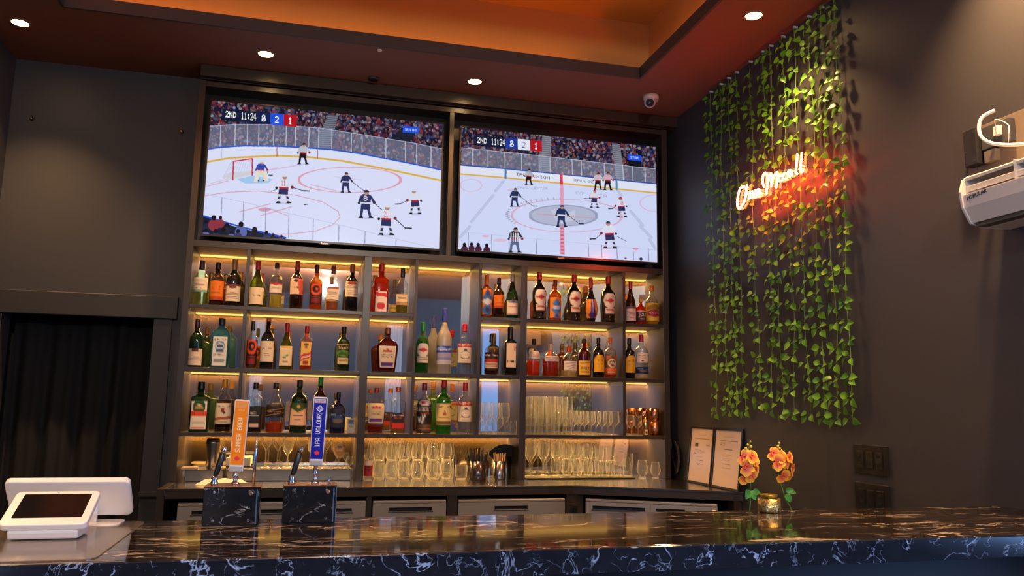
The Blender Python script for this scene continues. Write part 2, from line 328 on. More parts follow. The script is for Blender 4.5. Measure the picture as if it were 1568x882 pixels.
for x0, x1, lb in ((2.1, 2.42, 'left of the street window'), (-.4, -.1, 'at the left end of the street wall'), (4.42, 4.56, 'in front of the street window')):
    k = MB(); pts = [(x0 + (x1 - x0) * i / 24, YB + .09 + .018 * sin(i * 1.6)) for i in range(25)]
    k.prism(pts + [(x, y + .006) for x, y in pts[::-1]], .15, 3.15, 'z')
    tag(k.build('curtain', curt), 'narrow pale curtain hanging ' + lb, 'curtain')
# passage doorway on the left, its casing and ledge
struct('trim_5', MB().box(XL, -.085, YL - .035, YL - .001, DZ - .01, 2.01), trim, .004)
struct('trim_6', MB().box(DX1 - .001, -.112, YL - .02, YL - .001, 0, DZ - .012), trim, .002)
struct('trim_7', MB().box(XL, DX0, YL - .02, YL - .001, 0, DZ - .012), trim, .002)
struct('trim_8', MB().box(-.212, -.055, YL - .075, YL - .022, .845, .872), trim, .002)
struct('trim_9', MB().box(XL, -1.0, YL - .075, YL - .022, .93, .957), trim, .002)
k = MB(); N_ = 120; pts = []
for i in range(N_ + 1):
    t = i / N_; pts.append((DX0 + .01 + t * (DX1 - DX0 - .02), YL + .19 + .02 * sin(t * 31 + .7 * sin(t * 9)) + .012 * sin(t * 57)))
rows = [(0.03, 1.25), (.6, 1.1), (1.1, 1), (1.5, .9), (DZ + .03, .5)]
vs = [(x, YL + .19 + (y - YL - .19) * a + .012 * sin(x * 14 + z * 3), z) for z, a in rows for x, y in pts]
k.add(vs, [(j * (N_ + 1) + i, j * (N_ + 1) + i + 1, (j + 1) * (N_ + 1) + i + 1, (j + 1) * (N_ + 1) + i) for j in range(len(rows) - 1) for i in range(N_)], True)
o = k.build('doorway_curtain', mat('black curtain cloth', (.005, .005, .007), .85, bump=.15, nscale=5), recalc=False)
sd = o.modifiers.new('thickness', 'SOLIDIFY'); sd.thickness = .003
tag(o, 'floor length black curtain filling the doorway on the left', 'curtain')
# wall anchors left on the wall
for px, py, lb in ((49, 182, 'left'), (278, 202, 'right')):
    p = un(px, py, 'y', YL); t = thing('wall_anchor', 'small brass screw anchor in a black washer, %s one high on the left wall' % lb, 'screw', (p.x, YL, p.z), group='screw anchors on the left wall')
    MB().lathe([(.013, -.0005), (.013, -.006), (.010, -.009)], 16, axis='y').build('washer', blk, t)
    MB().lathe([(.006, -.009), (.0065, -.016), (.004, -.019)], 12, axis='y').build('screw_head', mat('brass', (.8, .6, .35), .25, 1), t)

# ---------------- ceiling fittings ----------------
FILL = 225
lampe = emis('downlight glow', (1, .62, .25), 60)
ringm = mat('downlight ring', (.25, .14, .08), .4)
def downlight(x, y, label, power=1., z=ZC, aim=None):
    t = thing('downlight', label, 'ceiling light', (x, y, z), group='round recessed downlights')
    MB().lathe([(.040, -.0005), (.052, -.0005), (.052, -.005), (.042, -.007), (.040, -.0005)], 28, cap0=False, cap1=False).build('ring', ringm, t)
    MB().lathe([(.0405, -.004), (.0405, -.001)], 28).build('lens', lampe, t)
    d = bpy.data.lights.new('downlight_beam', 'SPOT'); d.energy = 190 * power; d.color = (1, .57, .24); d.spot_size = radians(105); d.spot_blend = .85; d.shadow_soft_size = .035
    s = bpy.data.objects.new('beam', d); COL.objects.link(s); s.parent = t; s.location = (0, 0, -.012); return t
for px, py, lb, pw in ((31, 34, 'round warm downlight at the far left, over the curtained doorway', .75), (407, 82, 'round warm downlight in the ceiling above the left screen', 1), (727, 124, 'round warm downlight in the ceiling above the gap between the screens', 1), (1154, 23, 'round warm downlight in the ceiling beside the ivy wall', .75)):
    p = un(px, py, 'z', ZC); downlight(p.x, p.y, lb, pw)
downlight(2.86, -2.86, 'round warm downlight in the ceiling over the wall air conditioner', 2.1)
for x, y, lb in ((-.9, -1.9, 'left of the ceiling tray'), (-.9, -3.7, 'left of the customer side'), (.0, -3.5, 'above the till'), (2.2, -3.5, 'above the orchids'), (1.0, -6.5, 'far behind the bar stools'), (4.2, -6.0, 'by the street windows')):  # unseen downlights added to light the bar top and the fronts
    downlight(x, y, 'round warm downlight in the ceiling, ' + lb, .25 if lb == 'above the orchids' else .6)
for x, y, lb in ((.92, -6.6, 'middle of the seating area'), (4.6, -8.2, 'right part of the seating area')):  # the second bowl light is added out of view for fill
    t = thing('bowl_ceiling_light', 'white glass bowl light on the ceiling, ' + lb, 'ceiling light', (x, y, ZC), group='glass bowl ceiling lights')
    MB().lathe([(.12, -.0005), (.12, -.02), (.11, -.06), (.07, -.09), (.02, -.10)], 28).build('bowl', emis('bowl glass glow', (1, .72, .42), 4), t)
    d = bpy.data.lights.new('bowl_light', 'POINT'); d.energy = FILL * (1 if x < 2 else .4); d.color = (1, .90, .80); d.shadow_soft_size = .07
    o = bpy.data.objects.new('bulb', d); COL.objects.link(o); o.parent = t; o.location = (0, 0, -.30)
p = un(572, 120, 'z', ZC); t = thing('ceiling_speaker', 'small round black speaker set in the ceiling above the left screen', 'speaker', (p.x, p.y, ZC))
MB().lathe([(.030, -.0005), (.036, -.0005), (.036, -.008), (.030, -.012)], 28, cap0=False, cap1=False).build('rim', mat('speaker rim', (.05, .045, .04), .4), t)
MB().lathe([(.030, -.002), (.03, -.005), (.015, -.008)], 24).build('cone', blk, t)
p = un(582, 74, 'z', ZC); t = thing('ceiling_sensor', 'tiny round pale sensor in the ceiling near the tray edge', 'sensor', (p.x, p.y + .02, ZC))
MB().lathe([(.014, -.0005), (.014, -.006), (.009, -.010)], 20).build('cover', mat('sensor white', (.7, .62, .55), .4), t)
p = un(997, 147, 'z', ZC); t = thing('security_camera', 'white turret security camera on the ceiling near the right corner', 'camera', (p.x, p.y, ZC))
wp = mat('white camera housing', (.62, .55, .52), .35)
MB().lathe([(.05, -.0005), (.05, -.02), (.044, -.034)], 28).build('base', wp, t)
b = MB(); b.lathe([(.0, 0)] + [(.038 * sin(a), .038 * (1 - cos(a))) for a in [i * pi / 16 for i in range(1, 13)]], 24, cap0=False, cap1=True)
o = b.build('ball', wp, t); o.location = (-.002, -.012, -.038); o.rotation_euler = (radians(118), 0, radians(-27)); o.location = (.002, .018, -.03)
l = MB().lathe([(.0265, .0625), (.0265, .0665), (.020, .067)], 20).build('lens_ring', blk, o); MB().lathe([(.010, .067), (.010, .0705), (.005, .072)], 14).build('lens', mat('lens glass', (.3, .3, .35), .05, 1), t).matrix_local = o.matrix_basis

# ---------------- shelving unit with the two screens ----------------
unit = thing('back_bar_shelving', 'dark wood back bar shelving with mirrors and warm lit compartments under two screens', 'shelving unit', (0, 0, CZ))
OU = (0, 0, CZ); D = .30
def U(name, m, *boxes, bevel=.0015):
    k = MB()
    for b in boxes: k.box(*b)
    k.v = [(x, y, z - CZ) for x, y, z in k.v]
    return k.build(name, m, unit, bevel)
def xat(px, py): return un(px, py, 'y', 0).x
ZT, ZB = 3.287, 2.3335
PA, PBx = (xat(555, 480), xat(566.5, 480)), (xat(797.5, 480), xat(807, 480))   # full height posts
U('side_panel', cabm, (-.037, 0, 0, D + .02, CZ, 3.325)); U('side_panel', cabm, (3.0, 3.04, 0, D + .02, CZ, 3.325))
U('top_rail', cabh, (0, 3.0, 0, D + .02, ZT, 3.32))
U('screen_rail', cabh, (0, 3.0, 0, D + .02, ZB - .037, ZB))
U('screen_divider', cabm, (1.503, 1.533, 0, D + .02, ZB, ZT))
U('valance', cabh, (-.028, XW - .001, -.05, -.002, 3.333, ZC - .002), (-.028, XW - .001, -.002, .1, 3.33, ZC - .002))
U('screen_backing', blk, (0, 1.503, .14, .15, ZB, ZT), (1.533, 3.0, .14, .15, ZB, ZT), bevel=0)
U('post', cabm, (PA[0], PA[1], 0, D + .02, CZ, ZB - .037)); U('post', cabm, (PBx[0], PBx[1], 0, D + .02, CZ, ZB - .037))
TS = .022
q1 = (xat(373, 470), xat(378.5, 470)); q2 = (xat(635, 450), xat(639.5, 450)); q3 = (xat(733, 450), xat(737.5, 450)); q4 = (xat(953.5, 470), xat(958, 470))
bays = {}
zr = [(S1, ZB - .037), (S2, S1 - TS), (S3, S2 - TS)]
for q in (q1, q2, q3, q4):
    for r, (z0, z1) in enumerate(zr):
        if q in (q2, q3) and r == 0: continue
        if q in (q2, q3) and r == 1: U('divider', cabm, (q[0], q[1], .002, D, z0, ZB - .037)); continue
        U('divider', cabm, (q[0], q[1], .002, D, z0, z1))
# shelf boards, each lying between two uprights
spans = {S1: [(0, PA[0]), (PA[1], q2[0]), (q3[1], PBx[0]), (PBx[1], 3.0)], S2: [(0, PA[0]), (PA[1], PBx[0]), (PBx[1], 3.0)], S3: [(0, PA[0]), (PA[1], PBx[0]), (PBx[1], 3.0)]}
for z, sp in spans.items():
    for a, b in sp: U('shelf', cabh, (a, b, .004, D, z - TS, z))
mirm, N, L = new('smoky mirror'); o_ = N.new('ShaderNodeOutputMaterial'); g_ = N.new('ShaderNodeBsdfGlossy'); g_.inputs['Color'].default_value = (.74, .76, .78, 1); g_.inputs['Roughness'].default_value = .025
d_ = N.new('ShaderNodeBsdfDiffuse'); d_.inputs['Color'].default_value = (.38, .25, .12, 1); x_ = N.new('ShaderNodeMixShader'); x_.inputs[0].default_value = .055
L.new(g_.outputs[0], x_.inputs[1]); L.new(d_.outputs[0], x_.inputs[2]); L.new(x_.outputs[0], o_.inputs[0])
for a, b in ((0, PA[0]), (PA[1], PBx[0]), (PBx[1], 3.0)): U('mirror', mirm, (a, b, D, D + .012, CZ, ZB - .037), bevel=0)
ledm = emis('warm light strip', (1, .58, .13), 1.7)
def led(a, b, zt):
    U('light_strip', ledm, (a + .004, b - .004, D - .022, D - .008, zt - .007, zt - .0005), bevel=0)
    d = bpy.data.lights.new('strip_beam', 'AREA'); d.shape = 'RECTANGLE'; d.size = b - a - .01; d.size_y = .010; d.energy = 9.5 * (b - a); d.color = (1, .52, .13); d.spread = radians(150)
    o = bpy.data.objects.new('strip_beam', d); COL.objects.link(o); o.parent = unit; o.location = ((a + b) / 2, D - .015, zt - .0078 - CZ)
cells = [(0, q1[0]), (q1[1], PA[0]), (PA[1], q2[0]), (q2[1], q3[0]), (q3[1], PBx[0]), (PBx[1], q4[0]), (q4[1], 3.0)]
for r, zt in enumerate((ZB - .037, S1 - TS, S2 - TS)):
    for i, (a, b) in enumerate(cells):
        if r == 1 and i == 3: continue
        led(a, b, zt)
for a, b in ((0, PA[0]), (PA[1], PBx[0]), (PBx[1], 3.0)): led(a, b, S3 - TS)
pin = mat('shelf pin', (.7, .65, .6), .25, 1)
for z, sp in spans.items():
    for a, b in sp:
        for x in (a + .004, b - .012): U('shelf_pin', pin, (x, x + .008, .012, .02, z - TS - .007, z - TS), bevel=.002)

# ---------------- the two screens ----------------
def player(R, x, y, h, jer, pan, hel, face=1, stick=None, sock='c8ccd8', num=None):
    """a small skater painted on the picture: x, y between the feet, h height"""
    u = h / 100.
    def P(*q): return [(x + a * u * face, y - b * u) for a, b in q]
    R.ell(x, y + 1, 24 * u, 5 * u, '8d93b8', .35)
    R.poly(P((-22, 2), (-12, 2), (-4, 48), (-16, 50)), sock); R.poly(P((14, 2), (24, 2), (14, 48), (2, 50)), sock)
    R.poly(P((-20, 14), (-10, 14), (-8, 24), (-17, 24)), pan); R.poly(P((14, 14), (23, 14), (19, 24), (11, 24)), pan)
    R.poly(P((-28, -2), (-8, -2), (-10, 6), (-22, 6)), '14161f'); R.poly(P((12, -2), (32, -2), (24, 6), (14, 6)), '14161f')
    R.poly(P((-18, 32), (18, 30), (20, 56), (-14, 58)), pan)
    R.poly(P((-16, 54), (20, 52), (24, 84), (10, 92), (-10, 90), (-20, 80)), jer)
    R.poly(P((-16, 54), (20, 52), (20, 58), (-16, 60)), 'c02030' if jer != '22305e' else 'd0d4e4')
    R.poly(P((-20, 82), (-10, 88), (-18, 60), (-28, 56)), jer); R.poly(P((14, 88), (24, 84), (38, 62), (30, 56)), jer)
    R.ell(x + 34 * u * face, y - 58 * u, 6 * u, 6 * u, 'a02030' if jer != '22305e' else '20263c'); R.ell(x - 24 * u * face, y - 56 * u, 5 * u, 5 * u, '20263c')
    R.ell(x + 6 * u * face, y - 96 * u, 9 * u, 9 * u, 'b08a78'); R.poly([(x + (6 + 10 * cos(a)) * u * face, y - (97 + 10 * sin(a)) * u) for a in [i * pi / 8 for i in range(9)]], hel)
    if num: R.text(num, x - 6 * u, y - 84 * u, 14 * u, 20 * u, 'c82838' if jer != '22305e' else 'e6e8f4')
    if stick:
        R.line([(x + 32 * u * face, y - 58 * u), stick], max(2.2, 3 * u), '3a3a48'); sx, sy = stick; R.line([(sx, sy), (sx + 22 * u * (1 if sx > x else -1), sy + 1 * u)], max(3, 5 * u), '23232c')
def crowd(R, f, n, seed, dim=1.):
    r = random.Random(seed); pal = ['1a2044', '2a3260', '8a2a38', 'b03a44', '6a7090', 'c8b8c8', '202028', '3a2830', '4858a0', 'a08078', '141622', '505878', 'b0b0c4', '24366a', '8a5444']
    for _ in range(n):
        x, y = r.uniform(30, R.w - 30), r.uniform(50, 470)
        if not f(x, y): continue
        cc = r.choice(pal); R.ell(x, y + 7, 6 + r.random() * 3, 8, cc, .9 * dim); R.ell(x + r.uniform(-1, 1), y - 3, 3.6, 4.2, r.choice(['a87868', 'c89a88', '6a4a44', '302428', '8c2430']), .9 * dim)
def ice_band(R, top, bot, c, al=1): R.poly(top + bot[::-1], c, al)
def shift(pts, d): return [(x, y + d) for x, y in pts]
def scorebar(R, x, y, sl, c2, c2t):
    """period, clock, crest and the two scores"""
    def q(x0, x1, c, h=62): R.poly([(x + x0, y + sl * x0), (x + x1, y + sl * x1), (x + x1, y + sl * x1 + h), (x + x0, y + sl * x0 + h)], c)
    q(0, 250, '101c3a'); q(180, 250, '10204c' if c2 != 'e0e4f2' else '1a3a96'); q(250, 320, c2); q(320, 388, 'b01824')
    R.text('2ND', x + 16, y + 12 + sl * 16, 56, 32, 'ffffff', sl); R.text('11:24', x + 98, y + 10 + sl * 98, 78, 38, 'ffffff', sl)
    cx, cy = x + 215, y + 31 + sl * 215
    R.ell(cx, cy - 9, 7, 7, 'f0f4ff', 1, 4); R.ell(cx + 1, cy + 8, 9, 8, 'f0f4ff', 1, 4); R.line([(cx - 9, cy + 16), (cx + 8, cy - 4)], 3, 'f0f4ff')
    R.text('2', x + 274, y + 14 + sl * 274, 20, 36, c2t, sl); R.text('1', x + 344, y + 14 + sl * 344, 20, 36, 'ffffff', sl)
# left picture: the end zone
R1 = Ras(1357, 882, 'd6dcf8')
btop = [(0, 345), (120, 325), (250, 316), (420, 318), (560, 325), (700, 335), (850, 356), (1000, 385), (1150, 415), (1357, 460)]
R1.poly([(0, 0), (1357, 0)] + btop[::-1], '171a30')
def up1(x, y): return y < np.interp(x, [p[0] for p in btop], [p[1] for p in btop]) - 4
crowd(R1, up1, 3600, 3)
R1.poly([(0, 0), (1357, 0)] + btop[::-1], '0b1026', .52)
R1.poly([(690, 150), (740, 155), (700, 330), (610, 325)], '545868')
for i in range(16): R1.line([(688 - i * 5, 160 + i * 10), (738 - i * 2.5, 164 + i * 10)], 2, '8c90a0')
R1.poly([(1010, 280), (1080, 215), (1165, 225), (1110, 300)], '1c2030'); R1.poly([(1080, 208), (1166, 218), (1160, 250), (1078, 244)], '1c50e0'); R1.text('SESLINE', 1090, 222, 62, 12, 'bcd8ff', .08)
g1 = [(60, 214), (200, 203), (410, 204), (650, 222), (900, 262), (1130, 300), (1300, 335)]
gb = [(x, float(np.interp(x, [p[0] for p in btop], [p[1] for p in btop]))) for x, _ in g1]
R1.poly(g1 + gb[::-1], 'a0a8c8', .30); R1.line(g1, 3, 'b8c0d8', .8)
for x in (128, 204, 268, 327, 405, 470, 518, 588, 640, 708, 810, 866, 990, 1092, 1150, 1225):
    R1.line([(x, float(np.interp(x, *zip(*g1)))), (x - 1, float(np.interp(x, *zip(*btop))))], 4, 'c4ccE0', .85)
R1.line(btop, 8, '2858c8'); R1.poly(shift(btop, 4) + shift(btop, 66)[::-1], 'd8def4')
R1.line([(0, 415), (68, 400), (180, 380), (420, 368), (590, 376), (760, 395), (1000, 440), (1270, 497), (1357, 515)], 10, 'd8b040')
R1.line([(422, 320), (422, 372)], 5, 'b83048'); R1.line([(634, 332), (634, 384)], 4, 'b06078'); R1.line([(136, 330), (136, 384)], 3, 'a0a8c8')
for cx, cy, rx, ry in ((800, 495, 265, 66), (500, 665, 250, 0)):
    if ry: R1.ell(cx, cy, rx, ry, 'e08898', .8, 4)
R1.line([(40, 580), (170, 560), (330, 553), (520, 575), (660, 610), (740, 660), (750, 690), (710, 730), (620, 762), (500, 776), (400, 778)], 4, 'd88098', .8)
R1.line([(60, 530), (170, 500)], 4, 'd88098', .7); R1.line([(380, 445), (530, 418)], 4, 'd88098', .6)
R1.line([(230, 662), (390, 620)], 5, 'd88098', .7); R1.line([(340, 682), (500, 635)], 5, 'd88098', .7); R1.line([(370, 640), (480, 682)], 5, 'd88098', .6); R1.ell(360, 650, 32, 10, 'd07088', .7)
R1.line([(60, 520), (240, 470), (430, 430)], 3, 'd88098', .5); R1.line([(600, 520), (730, 552)], 4, 'd88098', .6); R1.line([(720, 478), (860, 495)], 3, 'd88098', .4)
R1.poly([(215, 492), (300, 472), (400, 492), (380, 512), (260, 514)], '98c4ec', .9)
for i in range(9): R1.line([(197 + i * 11, 400 - i), (150 + i * 16, 486 - i * 2)], 1.6, 'a8a8b0', .7)
R1.poly([(140, 482), (180, 455), (295, 448), (295, 468), (190, 494)], 'c8ccd0', .7)
R1.line([(195, 495), (197, 398), (295, 384), (294, 472)], 7, 'd02838'); R1.line([(195, 398), (185, 402), (145, 482)], 3, 'c0c0c8')
player(R1, 338, 500, 100, '2a48a8', 'd8d4cc', 'd8d8e0', 1, (378, 470), sock='d8d4cc'); R1.poly([(303, 505), (318, 450), (334, 450), (322, 508)], 'e2dccc'); R1.poly([(352, 450), (368, 452), (380, 500), (360, 502)], 'e2dccc')
player(R1, 556, 412, 104, 'b8bcc8', '14161e', '14161e', 1, sock='14161e')
player(R1, 455, 615, 140, 'd8dcee', '28305c', 'd8dce8', 1, (560, 552), num='11'); player(R1, 778, 560, 98, '22305e', '22305e', '1c2448', 1, (872, 550), sock='30386a')
player(R1, 880, 692, 136, '22305e', '22305e', '1c2448', 1, (970, 655), num='8', sock='30386a'); player(R1, 985, 780, 146, 'd8dcee', '28305c', 'd8dce8', 1, (1085, 745), num='21')
player(R1, 1140, 672, 122, 'd8dcee', '28305c', 'd8dce8', -1, (1062, 620), num='9'); R1.line([(392, 556), (430, 542)], 3, '444450'); R1.line([(565, 625), (582, 622)], 5, '202028')
R1.line([(50, 568), (300, 622), (480, 668), (750, 730), (1050, 805), (1190, 838)], 2.5, 'a8b0d0', .7)
for x, y0, y1 in ((140, 588, 672), (252, 608, 706), (367, 642, 762), (486, 668, 796), (612, 698, 804), (744, 732, 814), (879, 762, 824), (1038, 803, 834)): R1.line([(x, y0), (x - 2, y1)], 4.5, '8c94b4', .9)
R1.poly([(30, 680), (60, 690), (200, 735), (350, 772), (470, 800), (470, 830), (20, 830)], '1a2038')
R1.line([(45, 682), (200, 728), (340, 765), (470, 796)], 9, '2050c0')
r = random.Random(5)
for x, y, s in ((60, 720, 20), (100, 700, 30), (134, 700, 22), (168, 738, 26), (150, 760, 26), (240, 735, 32), (225, 770, 24), (310, 762, 32), (372, 778, 24), (405, 788, 18), (448, 796, 16), (60, 765, 22), (110, 770, 26), (190, 775, 20)):
    R1.ell(x, y + s, s * .95, s, r.choice(['1c2030', '303a68', '8a3440', '5a6aa8', '24283c'])); R1.ell(x, y - 8, s * .42, s * .48, '181418')
scorebar(R1, 136, 118, .094, '1c50d8', 'ffffff')
# (the crowd sits in the dim of the hall)
# right picture: centre ice
R2 = Ras(1286, 882, 'ced6f6')
bt2 = [(0, 305), (50, 308), (300, 328), (620, 358), (930, 388), (1286, 422)]
R2.poly([(0, 0), (1286, 0)] + bt2[::-1], '171a30'); crowd(R2, lambda x, y: y < np.interp(x, *zip(*bt2)) - 4, 3600, 9)
R2.poly([(0, 0), (1286, 0)] + bt2[::-1], '0b1026', .52)
for q in ([(522, 140), (572, 145), (560, 350), (495, 345)], [(918, 180), (962, 185), (985, 390), (935, 385)]):
    R2.poly(q, '6a6c78')
    for i in range(18):
        t = i / 18; R2.line([(q[0][0] * (1 - t) + q[3][0] * t, q[0][1] * (1 - t) + q[3][1] * t), (q[1][0] * (1 - t) + q[2][0] * t, q[1][1] * (1 - t) + q[2][1] * t)], 2, '9a9caa')
R2.poly([(1005, 240), (1082, 250), (1078, 400), (1010, 395)], '12141f'); R2.poly([(1006, 240), (1082, 250), (1080, 282), (1006, 274)], '1c50e0'); R2.text('STAR', 1020, 252, 46, 13, 'cfe4ff', .1)
g2 = [(55, 208), (480, 250), (700, 275), (975, 305), (1020, 312), (1160, 325)]
R2.poly(g2 + [(x, float(np.interp(x, *zip(*bt2)))) for x, _ in g2[::-1]], 'a8b0cc', .30); R2.line(g2, 3, 'c0c8dc', .8)
for x in (118, 208, 305, 400, 500, 562, 688, 740, 870, 975, 1030, 1100): R2.line([(x, float(np.interp(x, *zip(*g2)))), (x, float(np.interp(x, *zip(*bt2))))], 5, 'c4ccdc', .8)
R2.line(bt2, 7, '2850a8'); R2.poly(shift(bt2, 4) + shift(bt2, 52)[::-1], 'dde2f2')
R2.line(shift(bt2, 52), 9, 'dcae3c'); R2.line([(308, 332), (307, 382)], 12, '4880a8'); R2.line([(936, 392), (936, 442)], 12, '5888b0'); R2.line([(625, 362), (625, 412)], 16, 'd03050')
R2.text('TRANSUNION', 368, 350, 190, 17, '48507c', .115); R2.text('CAPITAL ONE', 695, 384, 110, 14, '5a628c', .1)
R2.poly([(616, 416), (635, 416), (634, 812), (606, 808)], 'e488a0', .8)
for i in range(9): R2.rect(612, 640 + i * 20, 630, 650 + i * 20, 'c85070', .8)
R2.ell(630, 593, 190, 58, 'a8aec6', .8); R2.ell(630, 593, 190, 58, '9098b8', .9, 6); R2.poly([(560, 560), (650, 580), (700, 560), (690, 620), (600, 640)], 'c4c8de', .9); R2.line([(480, 585), (700, 600), (810, 606)], 6, 'c89ab4', .8)
R2.ell(650, 594, 310, 92, 'd8a0b4', .8, 4)
for a in range(150, 268, 6): R2.line([(650 + 345 * cos(radians(a)), 590 - 100 * sin(radians(a)) * -1), (650 + 332 * cos(radians(a)), 590 + 88 * sin(radians(a)))], 6, '8890b0', .7)
for a in range(272, 285, 4): pass
for q in ([(295, 400), (250, 455)], [(235, 482), (110, 632)], [(100, 660), (45, 720)], [(945, 452), (960, 480)], [(1010, 565), (1075, 645)], [(1062, 652), (1120, 712)], [(1110, 725), (1140, 775)]): R2.line(q, 17, 'b4bcdc', .75)
R2.text('HONDA CENTER', 360, 428, 185, 14, 'a0a8c4', .03); R2.text('COLUMBIA', 704, 455, 175, 17, 'aab0cc', .1); R2.text('NAUTICAL', 440, 500, 110, 9, 'b4bad2', 0)
R2.ell(110, 425, 60, 35, 'e0a0b0', .6, 4); R2.ell(1160, 520, 95, 48, 'e0a0b0', .6, 4); R2.ell(190, 712, 22, 6, 'dc90a4', .6); R2.ell(270, 735, 40, 9, 'e0a0b4', .5); R2.ell(1030, 776, 18, 6, 'dc7088', .8); R2.ell(330, 451, 14, 5, 'e09aac', .6)
player(R2, 438, 418, 84, 'a8acbc', '16161e', '16161e', 1, sock='16161e'); player(R2, 830, 444, 92, 'c8b8c4', '16161e', '5a2028', 1, sock='16161e'); player(R2, 885, 446, 96, 'c8a8b4', '16161e', '5a2028', 1, sock='16161e')
player(R2, 356, 543, 98, '22305e', '22305e', '1c2448', 1, (460, 540), sock='30386a'); player(R2, 618, 655, 114, '22305e', '22305e', '1c2448', 1, (718, 638), sock='30386a')
player(R2, 806, 546, 94, 'd8d4e2', '28305c', 'b83040', 1, (770, 496), num='9'); player(R2, 962, 598, 106, 'd8dcee', '28305c', 'b83040', -1, (910, 552), num='8'); player(R2, 890, 772, 140, 'd8dcee', '28305c', '2a2a40', -1, (808, 722), num='9')
R2.line([(925, 705), (980, 735)], 3, '555560'); player(R2, 352, 800, 130, '2c2e3c', '5a6484', '16161e', 1, sock='5a6484')
for i in range(4): R2.line([(334 + i * 13, 695), (332 + i * 13, 740)], 5, 'e4e6f0')
R2.line([(40, 688), (300, 710), (760, 750), (1160, 785)], 2, 'b0b8d4', .7)
for x, y0, y1 in ((92, 694, 770), (224, 706, 795), (322, 716, 795), (475, 730, 808), (767, 750, 822), (841, 758, 828), (926, 765, 832), (1017, 790, 838), (1101, 772, 842)): R2.line([(x, y0), (x, y1)], 5, '7880a0', .9)
for x, y, s in ((70, 765, 20), (110, 762, 18), (148, 765, 20), (196, 768, 20)): R2.ell(x, y + s * 1.1, s, s, '4a2038'); R2.ell(x, y - 4, s * .5, s * .6, '1c1018')
R2.ell(1058, 832, 9, 9, '3a3a50'); R2.ell(972, 830, 7, 5, '505068')
scorebar(R2, 130, 134, .085, 'e0e4f2', '28407c')
SCR = vcol('screen picture', .98)
for (x0, x1, z0, z1, ras, quad, lb, nm) in ((.031, 1.468, 2.363, 3.212, R1, ((80, 76), (1288, 201), (1258, 853), (40, 774)), 'large flat television on the left showing a hockey net and six skaters', 'left'), (1.575, 2.972, 2.367, 3.206, R2, ((57, 88), (1167, 200), (1147, 850), (35, 788)), 'large flat television on the right showing centre ice and the red line', 'right')):
    YS = .012
    t = thing('television', lb, 'television', ((x0 + x1) / 2, YS, z0), group='screens over the back bar')
    ox = (x0 + x1) / 2; w = (x1 - x0) / 2; h = z1 - z0
    MB().box(-w + .004, w - .004, .006, .045, .004, h - .004).build('body', blk, t, .004)
    bz = mat('screen bezel', (.05, .045, .045), .25, .6)
    k = MB(); e = .009
    k.box(-w, w, -.003, .02, 0, e + .004).box(-w, w, -.003, .02, h - e, h).box(-w, -w + e, -.003, .02, e + .004, h - e).box(w - e, w, -.003, .02, e + .004, h - e).build('bezel', bz, t)
    sc = printed('screen', lambda u, v: (-w + e + u * (2 * w - 2 * e), .001, h - e - v * (h - 2 * e - .004)), 620, 350, ras, SCR, t, quad); tag(sc, 'lit hockey broadcast')
    MB().box(-.03, .03, -.0045, -.0025, -.008, .004).build('brand_badge', blk, t)
    text3('brand_text', 'Sanyo', .018, mat('badge silver', (.8, .7, .6), .3, .6), t, (0, -.0052, -.006), (pi / 2, 0, 0))
    MB().box(-.2, .2, .045, .122, h * .35, h * .65).build('wall_bracket', blk, t)

# ---------------- back counter, base cabinets and fridges ----------------
CF_ = -.35
A = (2.25, CF_); B = (XW, -.80)
steelc = mat('brushed steel counter', (.36, .33, .30), .20, 1, noise=.10, nscale=40, stretch=(.04, 1, 1), bump=.004)
outl = [(0.002, CF_), A, B, (XW, .33), (0.002, .33)]
o = MB().prism(outl, CZ - .012, CZ - .0005, 'z').build('back_counter_top', steelc, None, .001)
tag(o, 'long brushed steel counter top under the lit shelves', 'counter')
base = thing('base_cabinet', 'dark wood base cabinet carrying the steel counter', 'cabinet', (0, 0, 0))
dirx = Vector((B[0] - A[0], B[1] - A[1], 0)).normalized(); nrm = Vector((dirx.y, -dirx.x, 0))
def offp(p, d): return (p[0], p[1])
k = MB().prism([(0.002, CF_ + .004), (A[0], CF_ + .004), (B[0] - .002, B[1] + .006), (B[0] - .002, B[1] + .09), (A[0], CF_ + .09), (.002, CF_ + .09)], CZ - .052, CZ - .013, 'z'); k.build('apron', cabh, base, .001)
k = MB(); k.box(-.037, 0, CF_, .33, 0, CZ - .0005); k.build('end_panel', cabm, base, .0015)
xu = [un(a, 775, 'y', CF_).x for a in (272, 560, 570, 683, 702, 865, 895)]
for a, b in ((xu[1] + .004, xu[2] - .004), (xu[3] + .006, xu[4] - .006)): MB().box(a, b, CF_ + .01, .3, 0, CZ - .053).build('partition', cabm, base, .001)
MB().box(xu[5] + .012, xu[6] - .004, CF_ + .01, .3, 0, CZ - .053).build('partition', cabm, base, .001)
MB().box(.002, XW - .01, .30, .33, 0, CZ - .053).build('back_panel', blk, base)
MB().box(XW - .045, XW - .002, -.78, -.70, 0, CZ - .053).build('corner_post', cabm, base, .002)
sx, sy = 3.06, -.72
ds = mat('brushed steel fridge door', (.62, .57, .50), .30, .72, noise=.1, nscale=50, stretch=(.04, 1, 1))
